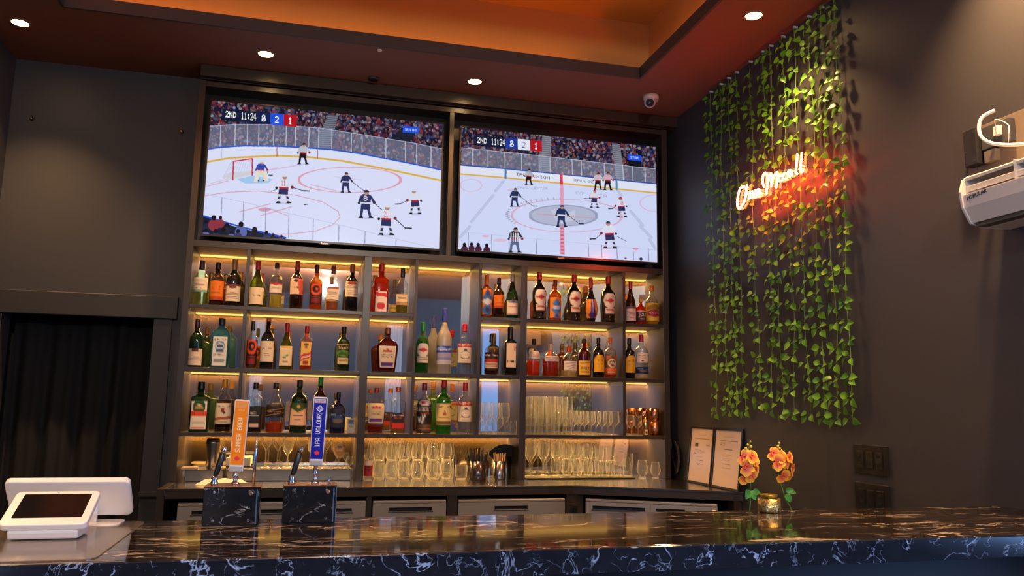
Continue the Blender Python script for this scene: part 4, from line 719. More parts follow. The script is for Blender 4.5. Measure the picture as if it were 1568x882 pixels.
# (shelf, x, y at mid body, y top, width in px, shape, glass, liquid(level, colour)|None, cap colour, cap from, [(z0, z1, span, label)], description, neck colour)
B1, B2, B3 = S1, S2, S3
BT = [
 (B1, 307, 445, 399, 24, 'wine', 'pale', None, '38181c', .80, [(.28, .60, 130, 'a')], 'pale green wine bottle with cream label and teal band, first on the top shelf'),
 (B1, 332, 446, 402, 23, 'wine', 'brown', None, '1c1412', .84, [(.12, .56, 140, 'orange')], 'dark brown bottle with a bright orange label on the top shelf, left compartment'),
 (B1, 357, 446, 398, 24, 'wine', 'dark', None, 'a87a48', .78, [(.10, .46, 140, 'chat')], 'dark red wine bottle with tan capsule and cream label, beside the orange labelled bottle'),
 (B1, 393, 448, 400.5, 23, 'burg', 'olive', None, 'b42030', .82, [(.06, .42, 140, 'alya')], 'olive green wine bottle with red capsule and large cream label, top shelf'),
 (B1, 422, 449, 403, 20, 'spirit', 'clear', (.30, 'c8c060'), '221418', .88, [(.33, .55, 150, 'whitered')], 'clear bottle with pale yellow drink and a cream and red label, top shelf'),
 (B1, 453.5, 450, 400, 20.5, 'wine', 'brown', None, '8a2c20', .80, [(.30, .62, 140, 'pinkred')], 'dark wine bottle with rust capsule and slanted cream and coral label, top shelf'),
 (B1, 483.6, 451, 405.7, 20, 'wine', 'amber', None, '3c1414', .82, [(.12, .56, 140, 'ring')], 'amber bottle with an orange ring on a dark label, top shelf'),
 (B1, 509, 451, 407, 19.5, 'wine', 'clear', (.20, 'b87020'), '6a1c24', .82, [(.24, .52, 150, 'shiraz')], 'clear wine bottle with maroon capsule and a little amber wine left, top shelf'),
 (B1, 538, 452, 405, 20.5, 'wine', 'dark', None, 'a05a38', .82, [(.30, .62, 140, 'castle')], 'dark red wine bottle with copper capsule, last at the right of the second top compartment'),
 (B1, 583, 455, 404, 23, 'square', 'red', None, 'c02820', .84, [(.02, .42, 60, 'wrap')], 'square red bottle with a red cap, top shelf under the screens'),
 (B1, 615.6, 456, 411, 18.5, 'wine', 'clear', (.22, 'a8a020'), '3a3c40', .80, [(.18, .42, 150, 'sauv')], 'clear wine bottle with grey capsule and cream label, beside the square red bottle'),
 (B1, 744.7, 463, 421, 17.5, 'spirit', 'amber', None, 'e0742c', .76, [(.06, .66, 150, 'bluew')], 'orange bottle covered by a blue patterned label, top shelf right of the tall gap'),
 (B1, 763.6, 464, 425.7, 17, 'wine', 'brown', None, '18181c', .84, [(.24, .56, 140, 'orange')], 'brown bottle with an orange label and black capsule, right of the tall gap'),
 (B1, 784, 465, 420, 18.5, 'burg', 'dgreen', None, 'b0a89c', .82, [(.08, .40, 140, 'cdr')], 'dark green wine bottle with silver capsule and cream label, third right of the tall gap'),
 (B1, 825.7, 467, 417, 21.5, 'vermouth', 'dark', None, 'c03038', .84, [(.16, .62, 120, 'disc')], 'black bottle with a round white and red disc label, leftmost of three alike'),
 (B1, 849.8, 468, 429.5, 18.5, 'spirit', 'amber', None, '6a2018', .86, [(.06, .56, 140, 'butter')], 'orange bottle with a blue picture label and maroon cap, between two black disc labelled bottles'),
 (B1, 879, 469, 421, 21.5, 'vermouth', 'dark', None, 'c03038', .84, [(.16, .62, 120, 'disc')], 'black bottle with a round white and red disc label, middle one of three alike'),
 (B1, 904.5, 470, 425, 20.5, 'bulb', 'dark', None, 'b83028', .76, [(.08, .50, 130, 'ribbon')], 'bulbous black bottle with an orange and violet ribbon label and long red neck'),
 (B1, 931, 471, 424, 21.5, 'vermouth', 'dark', None, 'c03038', .84, [(.16, .62, 120, 'disc')], 'black bottle with a round white and red disc label, rightmost of three alike'),
 (B1, 965.5, 473, 431.5, 15.5, 'burg', 'brown', None, 'b82c38', .82, [(.06, .40, 140, 'rosso')], 'slim dark brown bottle with red capsule and cream label, in the far right top compartment'),
 (B1, 981, 480, 456.5, 15.5, 'jug', 'red', None, 'd8a040', .84, [(.10, .50, 140, 'tinyb')], 'short rosy bottle with a dark label and gold cap, in the far right top compartment'),
 (B1, 998, 476, 438, 20.5, 'jug', 'clear', (.55, 'd8b030'), 'e08428', .86, [(.08, .54, 150, 'yell')], 'stout bottle with a bright yellow label and orange cap, far right of the top shelf'),
 (B2, 299.5, 542, 489, 22, 'wine', 'dgreen', None, '4a1c20', .82, [(.04, .38, 140, 'tall')], 'dark green wine bottle with a cream label, first at the left of the middle shelf'),
 (B2, 337, 540, 487.6, 29, 'gin', 'teal', None, '20242c', .86, [(.04, .62, 62, 'gin')], 'wide square sea blue gin bottle with a white label, middle shelf left'),
 (B2, 385, 546, 492, 17, 'wine', 'clear', (.30, '9a7020'), '141418', .80, [(.06, .60, 150, 'ring')], 'clear bottle with a black label showing an orange ring, middle shelf'),
 (B2, 408.5, 546, 487, 21.5, 'wine', 'dark', None, 'd0602c', .93, [(.14, .54, 140, 'cuve')], 'dark wine bottle with a big cream label and an orange tipped capsule, middle shelf'),
 (B2, 437.5, 546, 495, 20.5, 'burg', 'olive', None, 'b02030', .80, [(.08, .50, 140, 'leaf')], 'amber wine bottle with red capsule and a leafy cream label, middle shelf'),
 (B2, 468, 546, 499.5, 20, 'square', 'clear', (.66, 'c06018'), 'b8202c', .84, [(.10, .64, 62, 'walkr')], 'square whisky bottle with a slanted red and yellow label, middle shelf'),
 (B2, 525, 548, 500, 21, 'spirit', 'dgreen', None, '181c18', .84, [(.14, .60, 140, 'james')], 'dark green whisky bottle with a green landscape label, alone at the right of its compartment'),
 (B2, 592.5, 545, 502, 34, 'crown', 'maroon', None, 'a05a30', .86, [(.10, .58, 82, 'crown')], 'broad deep red whisky bottle with copper cap and purple banded label, middle shelf'),
 (B2, 646.6, 548, 494, 19, 'spirit', 'green', None, '2c8a3c', .82, [(.20, .58, 150, 'green')], 'bright green bottle with a round white label and green cap, in the tall middle gap'),
 (B2, 679.5, 545, 473, 23.5, 'frost', 'frost', None, '3c4cb0', .80, [(.14, .42, 170, 'blueband')], 'tall frosted vodka bottle with a blue band and blue cap, in the tall middle gap'),
 (B2, 710.6, 548, 496, 21.5, 'spirit', 'clear', None, 'c82434', .84, [(.22, .60, 150, 'red')], 'clear vodka bottle with red cap, right of the frosted bottle in the tall gap'),
 (B2, 751.6, 556, 512, 20.5, 'squat', 'clear', (.55, '5a1408'), '1a1414', .80, [(.10, .50, 150, 'rum')], 'short dark rum bottle with black cap and red label, right of the tall gap'),
 (B2, 781, 550, 501, 18.5, 'square', 'dark', None, '181416', .74, [(.16, .66, 66, 'maker')], 'black bottle with a plain big cream label, middle shelf right of the tall gap'),
 (B2, 817, 555, 519, 19.5, 'jug', 'clear', (.42, 'd85818'), '181416', .84, [(.46, .66, 120, 'faint')], 'clear bottle half full of bright orange drink, first of the wide right compartment'),
 (B2, 843, 556, 527, 26, 'squat', 'clear', (.52, 'b03c10'), 'd8c0a8', .80, [(.46, .62, 100, 'wood')], 'wide clear decanter bottle of dark amber whisky with a pale shoulder label'),
 (B2, 871, 557, 530, 24, 'jug', 'clear', (.2, 'c8b898'), 'e0602c', .80, [(.20, .50, 110, 'tipo')], 'wide clear tequila bottle with an orange stopper'),
 (B2, 894, 556, 519, 18, 'spirit', 'maroon', None, '3c2410', .88, [(.06, .42, 140, 'yel2')], 'dark amber rum bottle with a yellow label, left of the black and yellow one'),
 (B2, 916, 553, 517, 17.5, 'spirit', 'dark', None, '141210', .84, [(.14, .56, 130, 'kah')], 'black liqueur bottle with an arched yellow label, left of the wooden divider'),
 (B2, 934.5, 553, 517, 17.5, 'spirit', 'clear', (.4, 'c05818'), 'e0742c', .86, [(.08, .54, 150, 'anejo')], 'clear bottle with an orange and brown label and orange cap, last before the divider'),
 (B2, 963.5, 553, 518, 17, 'spirit', 'dark', None, '141210', .84, [(.14, .56, 130, 'kah')], 'black liqueur bottle with an arched yellow label, right of the wooden divider'),
 (B2, 982, 552, 513, 20.5, 'spirit', 'clear', (.10, 'e0d0c0'), 'b82c34', .84, [(.36, .58, 120, 'silver'), (.12, .26, 150, 'navyl')], 'clear tequila bottle with red cap and navy lower band, far right of the middle shelf'),
 (B3, 306, 630, 584.7, 31, 'square', 'dgreen', None, '101210', .84, [(.06, .62, 66, 'jaeg')], 'square dark green liqueur bottle with a green framed cream label and orange band'),
 (B3, 342, 630, 580, 26, 'jug', 'clear', (.60, '4a1208'), 'e0a028', .84, [(.16, .54, 140, 'rumc')], 'spiced rum bottle with yellow cap and cream label, behind the orange tap handle'),
 (B3, 390, 630, 585.7, 24, 'square', 'clear', (.50, '2a0c06'), '141012', .86, [(.10, .52, 66, 'blk7')], 'square clear whiskey bottle with a black label and black cap, lower shelf'),
 (B3, 420.5, 632, 586, 28.5, 'cone', 'clear', (.20, 'c05a14'), '2c1814', .88, [(.30, .56, 150, 'diag')], 'large clear whisky bottle nearly empty with a slanted black label'),
 (B3, 457, 630, 582, 27, 'spirit', 'dgreen', None, '181814', .86, [(.14, .56, 130, 'vee')], 'dark whisky bottle with a green and gold vee above a cream label'),
 (B3, 489, 630, 577, 22, 'wine', 'brown', None, '2c8a3c', .84, [(.2, .5, 140, 'castle')], 'amber wine bottle with a green cap, mostly hidden by the blue tap handle'),
 (B3, 517, 636, 600.7, 25, 'squat', 'navy', None, '141418', .86, [(.14, .58, 130, 'navyl')], 'squat dark blue liqueur bottle at the right of the second lower compartment'),
 (B3, 575.5, 632, 594, 30, 'crown', 'clear', (.18, 'a03c10'), 'a83028', .90, [(.22, .66, 100, 'crown2')], 'broad clear whisky bottle with little whisky left and a purple banded cream label'),
 (B3, 609, 632, 593, 23, 'square', 'clear', (.12, 'b8902c'), 'c8642c', .90, [(.10, .44, 66, 'havana')], 'square clear rum bottle with a black and red label, lower shelf'),
 (B3, 649, 632, 587, 25, 'jug', 'clear', (.30, '8a4414'), '7a1c24', .86, [(.04, .68, 140, 'wiser')], 'whisky bottle with a black label and white numeral, left of the green bottle'),
 (B3, 679, 630, 582, 24, 'spirit', 'green', None, 'b81c34', .86, [(.16, .56, 150, 'irish')], 'green whiskey bottle with a yellow label and red cap, lower shelf'),
 (B3, 711.5, 632, 585.7, 22, 'spirit', 'clear', None, 'c82434', .84, [(.24, .62, 150, 'red')], 'clear vodka bottle with red cap on the lower shelf, right of the green whiskey bottle'),
]
SQN = {'square': (5, .82), 'gin': (4.5, .72), 'crown': (3.0, .50), 'squat': (2.6, .8)}
def bottle(sz, px, py, pt, wpx, sh, gl, lq, cc, capz, lbs, desc):
    n, asp = SQN.get(sh, (2., 1.))
    p0 = un(px - wpx / 2, py, 'y', .06); p1 = un(px + wpx / 2, py, 'y', .06); r = (p1.x - p0.x) / 2 * .97
    Y = .024 + r * asp; pc = un(px, py, 'y', Y); top = un(px, pt, 'y', Y).z; h = top - sz
    t = thing('bottle', desc, 'bottle', (pc.x, Y, sz + .0006), group={B1: 'bottles on the top shelf', B2: 'bottles on the middle shelf', B3: 'bottles on the lower shelf'}[sz])
    prof = [(r * q, z * h) for z, q in SHAPES[sh] if z <= capz] + [(r * prof_at(sh, capz), capz * h)]
    seg = 28
    MB().lathe(prof, seg, n=n, asp=asp, cap1=True).build('glass', GL[gl], t)
    if lq:
        lv = lq[0]; pr = [(r * .90 * prof_at(sh, 0), .012 * h), (r * .90 * prof_at(sh, .03), .02 * h)] + [(r * .90 * prof_at(sh, lv * k), lv * k * h) for k in (.3, .6, .85, 1)]
        MB().lathe(pr, seg, n=n, asp=asp).build('drink', liquid(lq[1]), t)
    rc = r * prof_at(sh, capz) * 1.10; rc = max(rc, .011)
    nn = 2 if sh != 'gin' else 3
    MB().lathe([(rc, capz * h - .0005), (rc * 1.0, capz * h + .003), (rc * .96, h - .004), (rc * .9, h)], 20, n=2).build('cap', capmat(cc), t)
    for z0, z1, span, key in lbs: label_patch(t, sh, h, r, asp, n, z0, z1, span, labels[key])
    return t
for b in BT: bottle(*b)
# the thin pourer in the wide decanter
# ---------------- glassware ----------------
GLS = thin('drinking glass', (.93, .935, .92), .95, .05, 1.9, .015, frost=.50)  # frost is the white edge mix standing in for refracted light
def prof_glass(kind):
    return {
     'stemless': [(.026, 0), (.029, .004), (.036, .03), (.038, .05), (.034, .085), (.030, .105)],
     'tumbler': [(.028, 0), (.030, .004), (.036, .12), (.037, .14)],
     'short': [(.030, 0), (.032, .004), (.037, .03), (.039, .085)],
     'wine': [(.033, 0), (.031, .004), (.006, .010), (.0045, .02), (.0045, .078), (.010, .086), (.034, .115), (.039, .14), (.036, .17), (.031, .205)],
     'goblet': [(.030, 0), (.028, .004), (.006, .010), (.005, .02), (.005, .045), (.012, .053), (.036, .075), (.035, .10), (.031, .140)],
     'flute': [(.031, 0), (.028, .004), (.005, .012), (.004, .02), (.004, .10), (.010, .112), (.042, .15), (.046, .17)],
     'snifter': [(.028, 0), (.026, .004), (.006, .010), (.006, .02), (.016, .028), (.036, .055), (.034, .085), (.026, .11)],
     'glencairn': [(.022, 0), (.024, .004), (.014, .014), (.030, .030), (.037, .055), (.030, .09), (.026, .112)],
     'beer': [(.034, 0), (.036, .006), (.030, .02), (.036, .14), (.037, .155)],
    }[kind]
PROTO = {}
def glass_proto(kind):
    k = MB().lathe(prof_glass(kind), 24, cap0=False, cap1=False); pr = prof_glass(kind)
    r0, z0 = pr[0]; k.lathe([(r0, z0), (r0 * .97, z0 + .006 if kind in ('stemless', 'tumbler', 'short', 'beer') else z0 + .002)], 24)
    rr, zz = pr[-1]; k.lathe([(rr - .001, zz - .0016), (rr + .0008, zz - .0016), (rr + .0008, zz + .001), (rr - .001, zz + .001), (rr - .001, zz - .0016)], 24, cap0=False, cap1=False)
    return k.build(kind, GLS, None, recalc=False)
NAMES = dict(stemless='stemless_wine_glass', tumbler='highball_glass', short='rocks_glass', wine='wine_glass', goblet='goblet', flute='coupe_glass', snifter='snifter_glass', glencairn='tasting_glass', beer='beer_glass')
def glass(kind, x, y, z, label, group, flip=False, s=1., sz=None):
    nm = NAMES[kind]
    if kind not in PROTO: o = glass_proto(kind); o.name = nm; PROTO[kind] = o
    else: o = PROTO[kind].copy(); COL.objects.link(o); o.name = nm
    o.location = (x, y, z); hz = prof_glass(kind)[-1][1] * (sz or s)
    o.scale = (s, s, sz or s)
    if flip: o.rotation_euler = (pi, 0, rnd.random()); o.location = (x, y, z + hz)
    else: o.rotation_euler = (0, 0, rnd.random() * 3)
    return tag(o, label, 'glass', group)
ORD = ['first', 'second', 'third', 'fourth', 'fifth', 'sixth', 'seventh', 'eighth', 'ninth', 'tenth', 'eleventh']
def X_(px, py, Y): return un(px, py, 'y', Y).x
# middle bay of the counter: stemless glasses in two layers, three rows deep
for i, px in enumerate((581, 600.6, 619.8, 641, 664.6, 686)):
    for row, Y in enumerate((.055, .16)):
        x = X_(px, 720, .055) + .004 * row
        rw = ('front', 'middle', 'back')[row]
        glass('stemless', x, Y, CZ + .0005, '%s stemless glass from the left, %s row, standing on the steel counter' % (ORD[i], rw), 'stemless glasses in the middle counter bay')
        if not (row == 0 and i == 3): glass('stemless', x, Y, CZ + .1085, '%s upper layer stemless glass from the left, %s row, middle counter bay' % (ORD[i], rw), 'stemless glasses in the middle counter bay')
glass('short', X_(706.5, 715, .06), .06, CZ + .0005, 'single rocks glass standing beside the black straw tub', 'rocks glasses')
t = thing('printed_glass', 'small glass with red print standing at the left end of the middle counter bay', 'glass', (X_(564, 715, .06), .06, CZ + .0005))
MB().lathe([(.024, 0), (.028, .01), (.029, .10), (.026, .155)], 24, cap1=False).build('glass', GLS, t, recalc=False)
printed('print', lambda u, v: (.0292 * sin(radians(-60 + 120 * u)), -.0292 * cos(radians(-60 + 120 * u)), .115 - .09 * v), 13, 16, LB('f0d0b0', ('r', 0, .3, 1, 1, 'a82020'), ('p', [(.3, .3), (.7, .3), (.5, 1)], '6a1414')), PRINT, t)
# right bay: black mat with glasses
gmat = MB().box(X_(806, 733, .02), X_(972, 733, .02), .008, .26, CZ + .0005, CZ + .009).build('bar_mat', mat('black rubber mat', (.012, .012, .012), .6), None, .002)
tag(gmat, 'thin black rubber mat under the glasses in the right counter bay', 'mat')
mz = CZ + .0095
for i, px in enumerate((815, 836, 857)):
    for row, Y in enumerate((.055, .16)):
        rw = ('front', 'middle', 'back')[row]
        glass('wine', X_(px, 715, .055) + .012 * (row % 2), Y, mz, '%s wine glass from the left in the %s row on the black mat' % (ORD[i], rw), 'wine glasses on the black mat', s=.98, sz=1.12)
for i, px in enumerate((877, 893, 909.5)):
    for row, Y in enumerate((.055, .17)):
        rw = ('front', 'middle', 'back')[row]
        glass('stemless', X_(px, 715, .055), Y, mz, '%s stemless glass from the left in the %s row on the black mat' % (ORD[i], rw), 'stemless glasses on the black mat', s=.9, sz=1.)
        glass('stemless', X_(px, 715, .055), Y, mz + .1075, '%s upper layer stemless glass from the left, %s row, over the black mat' % (ORD[i], rw), 'stemless glasses on the black mat', s=.9, sz=1.)
for i, (px, k, s) in enumerate(((926, 'short', .86), (943.5, 'short', .86))):
    glass(k, X_(px, 715, .05), .05, mz, 'rocks glass in front on the black mat, %s of the tall beer glass' % ('second left' if i == 0 else 'just left'), 'rocks glasses', s=s, sz=1.1)
    for row, Y in ((1, .15),):
        for lay in (0, 1): glass('tumbler', X_(px, 715, .05), Y, mz + lay * .0965, 'highball glass behind the rocks glasses on the mat, %s layer, %s row, %s pair' % (('lower', 'upper')[lay], ('middle', 'back')[row - 1], ('left', 'right')[i]), 'highball glasses on the black mat', s=.9, sz=.68)
glass('beer', X_(961, 715, .06), .06, mz, 'tall heavy beer glass at the right end of the black mat', 'beer glasses', s=.95)
for i, px in enumerate((983.5, 1003.5)):
    glass('glencairn', X_(px, 718, .05), .05, CZ + .0005, 'tulip shaped tasting glass on the counter, %s of the two at the right' % ('left' if i == 0 else 'right'), 'tasting glasses', s=1.02 if i == 0 else .92)
# lower shelf, compartment right of the vodka
for i, px in enumerate((743, 758, 773)):
    glass('goblet', X_(px, 640, .2), .2, S3 + .0005, '%s tall goblet in the back row on the lower shelf, right of the bottles' % ORD[i], 'goblets on the lower shelf', s=.88, sz=1.4)
for i, px in enumerate((739.5, 752, 765, 776, 786)):
    glass(('stemless', 'stemless', 'goblet', 'goblet', 'stemless')[i], X_(px, 652, .05), .05 + .03 * (i % 2), S3 + .0005, 'short glass, %s from the left in the front row, right of the vodka' % ORD[i], 'short glasses on the lower shelf', s=.62, sz=.78)
# wide compartment: highball stacks and goblets
for i, px in enumerate((814, 832, 851, 869)):
    for row, Y in enumerate((.05, .16)):
        for lay in range(3):
            glass('tumbler', X_(px, 640, .05), Y, S3 + .0005 + lay * .052, 'highball glass, %s stack from the left, %s row, %s one of the nest' % (ORD[i], ('front', 'middle', 'back')[row], ('lowest', 'middle', 'top')[lay]), 'nested highball glasses on the lower shelf', s=.95 + .018 * lay, sz=.98)
for i, px in enumerate((887, 904, 922, 940.5)):
    for row, Y in enumerate((.05, .14)):
        glass('goblet', X_(px, 645, .05) - .01 * row, Y, S3 + .0005, '%s stemmed goblet from the left, %s row, beside the highball stacks' % (ORD[i], ('front', 'back')[row]), 'stemmed goblets on the lower shelf', s=.93, sz=1.08)
for i, px in enumerate((965.5, 976.5)):
    glass('goblet', X_(px, 650, .05 + .09 * (1 - i)), .05 + .09 * (1 - i), S3 + .0005, 'stemmed glass by the copper mugs on the lower shelf, the one %s' % ('behind' if i == 0 else 'in front'), 'stemmed glasses by the copper mugs', s=.80, sz=.9)
# copper mugs
cop = mat('hammered copper', (.80, .32, .16), .22, 1, bump=.35, nscale=70)
def mug(x, y, z, label, flip=False, handle=0):
    t = thing('copper_mug', label, 'mug', (x, y, z), handle, 'hammered copper mugs')
    pr = [(.001, .001), (.026, 0), (.030, .004), (.036, .03), (.037, .055), (.033, .088), (.0315, .088), (.0355, .055), (.034, .03), (.028, .006), (.001, .005)]
    b = MB().lathe(pr, 28, cap0=False, cap1=False).build('cup', cop, t)
    hd = MB().tube([(.034, 0, .075), (.052, 0, .080), (.060, 0, .060), (.056, 0, .035), (.036, 0, .022)], .0035, 8).build('handle', cop, t)
    if flip:
        for o in (b, hd): o.rotation_euler = (pi, 0, 0); o.location = (0, 0, .0885)
    return t
mx = X_(1002.5, 645, .07)
mug(mx, .07, S3 + .0005, 'copper mug upside down at the bottom of the front stack, far right compartment', True, 2.9)
mug(mx - .002, .07, S3 + .0905, 'copper mug standing on the upturned one of the front stack', False, 2.9)
mug(X_(985, 640, .2), .2, S3 + .0005, 'copper mug upside down at the bottom of the back stack, behind the gold bottle', True, 2.2)
mug(X_(985, 640, .2), .2, S3 + .0905, 'copper mug standing on top of the back stack', False, 2.2)
gold = mat('gold metal', (.85, .55, .20), .25, 1)
t = thing('gold_jigger', 'small gold bar tool with a pale label in front of the copper mugs', 'bar tool', (X_(988, 648, .04), .035, S3 + .0005))
MB().lathe([(.016, 0), (.017, .003), (.017, .04), (.022, .065), (.016, .095), (.006, .110), (.005, .118)], 20).build('body', gold, t)
printed('label', lambda u, v: (.0176 * sin(radians(-50 + 100 * u)), -.0176 * cos(radians(-50 + 100 * u)), .038 - .034 * v), 7, 8, LB('f0c8a0', ('r', .3, .4, .7, .8, '2a1810')), PRINT, t)
t = thing('small_card_box', 'small pale box with blue print at the end of the second lower compartment', 'box', (X_(537, 655, .08), .08, S3 + .0005))
MB().box(-.022, .022, -.015, .015, 0, .086).build('carton', mat('pale carton', (.8, .74, .6), .5), t, .001)
printed('print', lambda u, v: (-.02 + .04 * u, -.0162, .084 - .06 * v), 7, 9, LB('e8dcc0', ('r', .1, .1, .9, .5, '5a7a98'), ('c', .3, .75, .08, '6a5040'), ('c', .7, .75, .08, '7a8a50')), PRINT, t)

# ---------------- left counter bay: trays, stemware, shaker ----------------
dsteel = mat('dull steel tray', (.22, .22, .22), .35, .9, noise=.1)
def tray_box(x0, x1, y0, y1, h, label):
    t = thing('steel_tray', label, 'tray', ((x0 + x1) / 2, (y0 + y1) / 2, CZ + .0005)); a = (x1 - x0) / 2; b = (y1 - y0) / 2
    MB().box(-a, a, -b, b, 0, h - .004).build('body', dsteel, t, .003); MB().box(-a - .004, a + .004, -b - .004, b + .004, h - .0035, h).build('rim', steel, t, .001); return t
xa, xb = X_(283, 730, .03), X_(341, 730, .03)
tray_box(xa, xb, .03, .27, .066, 'short lidded steel tray at the left end of the counter')
t_ = tray_box(xb + .022, X_(537, 728, .03), .035, .27, .068, 'long low steel tray carrying the stemmed glasses')
tz = CZ + .0692
for i, (px, k, s, q, Y) in enumerate(((407, 'flute', .85, 1.0, .12), (425, 'flute', .85, 1.0, .07), (440, 'wine', .8, .88, .16), (461, 'flute', .8, .98, .09), (479, 'wine', .8, .85, .15), (498, 'flute', .8, .95, .10))):
    glass(k, X_(px, 700, Y), Y, tz, 'stemmed glass on the long steel tray, %s from the left' % ORD[i], 'stemmed glasses on the steel tray', s=s, sz=q)
t = thing('printed_goblet', 'goblet with a printed square on its gold bowl, right end of the steel tray', 'glass', (X_(519, 705, .07), .07, tz))
MB().lathe([(.030, 0), (.028, .003), (.005, .010), (.004, .02), (.004, .05), (.010, .058), (.034, .09), (.036, .13), (.034, .155)], 24, cap0=False, cap1=False).build('glass', GLS, t, recalc=False)
MB().lathe([(.008, .062), (.031, .092), (.033, .13)], 20).build('frosting', thin('tinted bowl', (.8, .6, .35), .3, .05, 3, body=(.7, .5, .3), bw=.5), t)
printed('print', lambda u, v: (.0368 * sin(radians(-28 + 56 * u)), -.0368 * cos(radians(-28 + 56 * u)), .138 - .036 * v), 7, 8, LB('c8a070', ('f', .1, .1, .9, .9, 5, '5a5058')), PRINT, t)
glass('snifter', X_(535, 712, .08), .08, tz, 'small snifter at the right end of the steel tray', 'snifters', s=.62)
t = thing('cocktail_shaker', 'tall steel shaker tin standing on the short tray behind the first tap lever', 'shaker', (X_(325, 700, .12), .12, CZ + .0668))
MB().lathe([(.030, 0), (.031, .004), (.040, .15), (.040, .156)], 28).build('tin', steel, t); MB().lathe([(.038, .1565), (.036, .172), (.030, .175)], 28).build('lid', blk, t)
t = thing('napkin_holder', 'black wire rack standing behind the orange tap handle', 'rack', (X_(365, 705, .2), .2, tz))
k = MB()
MB().box(-.09, .09, -.03, .03, 0, .006).build('base', blk, t, .001)
for y in (-.028, .028): MB().tube([(-.088, y, .006), (-.088, y, .075), (.088, y, .075), (.088, y, .006)], .003, 6).build('wire', blk, t)
MB().box(-.07, .07, -.022, .022, .0065, .055).build('napkins', mat('paper napkins', (.75, .68, .55), .8), t, .002)
t = thing('folded_bar_cloth', 'crumpled white cloth on the counter behind the first tap tower', 'cloth', (X_(340, 742, -.12), -.12, CZ + .0005))
vs = []; n1 = 17
for j in range(9):
    for i in range(n1): u = i / (n1 - 1) - .5; v = j / 8 - .5; e = max(abs(u), abs(v)) * 2; vs.append((u * .26 * (1 + .08 * sin(v * 17)), v * .13 * (1 + .1 * sin(u * 13)), (1 - e ** 4) * (.022 + .010 * sin(u * 19 + v * 7))))
MB().add(vs, [(j * n1 + i, j * n1 + i + 1, (j + 1) * n1 + i + 1, (j + 1) * n1 + i) for j in range(8) for i in range(n1 - 1)], True).build('cloth', mat('white cotton', (.8, .74, .66), .9, bump=.2, nscale=30), t, recalc=False)
for i, (px, w_) in enumerate(((292, .05), (318, .06), (337, .04))):
    t = thing('bar_towel', 'folded tan towel on the short steel tray, %s from the left' % ORD[i], 'towel', (X_(px, 718, .08), .08, CZ + .0668), group='folded towels')
    MB().box(-w_, w_ * .7, -.04, .05, 0, .012 + .003 * (i % 2)).build('towel', mat('tan towel', (.62, .48, .30), .9, bump=.2), t, .005)
    if i == 1: bpy.data.objects.remove(t.children[0]); bpy.data.objects.remove(t)

# ---------------- tubs with straws, picks and napkins ----------------
def tub(px, Y, r, h, m, label):
    t = thing('steel_tub' if m is steel else 'black_tub', label, 'container', (X_(px, 730, Y), Y, CZ + .0005))
    MB().lathe([(r * .98, 0), (r, .003), (r, h), (r - .002, h), (r - .004, .006), (.001, .005)], 32, cap1=False).build('tub', m, t); return t
gm = mat('gunmetal', (.12, .10, .10), .25, .9)
t1 = tub(731.5, .05, .052, .112, gm, 'wide gunmetal tub holding black straws'); t2 = tub(764.5, .06, .040, .112, steel, 'steel tub holding wooden picks'); t3 = tub(773, .17, .040, .135, steel, 'steel tub with a dark side behind the pick tub')
r = random.Random(2)
for i in range(34):
    a = i * 2.39996; q = ((i + .5) / 34) ** .5 * .040; x, y = t1.location.x + q * cos(a), t1.location.y + q * sin(a); d = q * .55
    k = MB().tube([(0, 0, .012), (d * cos(a) * .6, d * sin(a) * .6, .10), (d * cos(a) * 1.5, d * sin(a) * 1.2, .155 + r.random() * .04)], .003, 6)
    o = k.build('black_straw', blk); o.location = (x, y, CZ); tag(o, 'black drinking straw in the wide gunmetal tub', 'straw', 'black straws in the gunmetal tub')
pk = mat('wooden pick', (.75, .48, .22), .6)
for i in range(26):
    a = i * 2.39996; q = ((i + .5) / 26) ** .5 * .027; x, y = t2.location.x + q * cos(a), t2.location.y + q * sin(a)
    k = MB().tube([(0, 0, .012), (q * cos(a) * .6, q * sin(a) * .6, .13 + r.random() * .035)], .0028, 6); o = k.build('wooden_pick', pk); o.location = (x, y, CZ)
    tag(o, 'wooden cocktail pick in the steel tub', 'pick', 'wooden picks in the steel tub')
for i in range(9):
    a = -1.1 + i * .27; k = MB().prism([(-.012, 0), (.012, 0), (.034, .135), (.02, .152), (-.02, .152), (-.034, .135)], -.0012, .0012, 'y'); o = k.build('black_napkin', mat('black napkin', (.012, .012, .012), .8))
    o.location = (t3.location.x, t3.location.y - .018 + .0045 * i, CZ + .058); o.rotation_euler = (0, a * .62, 0); tag(o, 'fanned black napkin standing in the rear steel tub', 'napkin', 'black napkins fanned in the rear tub')

# ---------------- the bar ----------------
mtop = marble('black veined marble', (.016, .011, .008), (.75, .58, .44), 2.4, (.5, 2.0, 1), .06, .012, .43)
medge = marble('black veined marble edge', (.010, .013, .022), (.42, .55, .85), 8, (1, 1, 1), .10, .012, .45)  # blue of the daylight is put into the edge and vein colours
bar = thing('bar_counter', 'long black marble bar with white veins running across the foreground', 'bar', (1, (BF + BB) / 2, 0))
oy = (BF + BB) / 2
MB().box(XL + .02 - 1, XW - .002 - 1, BF - oy + .0205, BB - oy, BZ - .012, BZ).build('bar_top', mtop, bar, .002)
MB().box(XL + .02 - 1, XW - .002 - 1, BF - oy, BF - oy + .02, BZ - .057, BZ).build('front_edge', medge, bar, .0025)
MB().box(XL + .02 - 1, XW - .002 - 1, BB - oy - .03, BB - oy - .0005, BZ - .05, BZ - .0125).build('rear_edge', medge, bar, .0015)
MB().box(XL + .03 - 1, XW - .003 - 1, BF - oy + .12, BB - oy - .06, .1, BZ - .0125).build('bar_body', mat('navy bar front', (.008, .010, .016), .5, noise=.1), bar, .002)
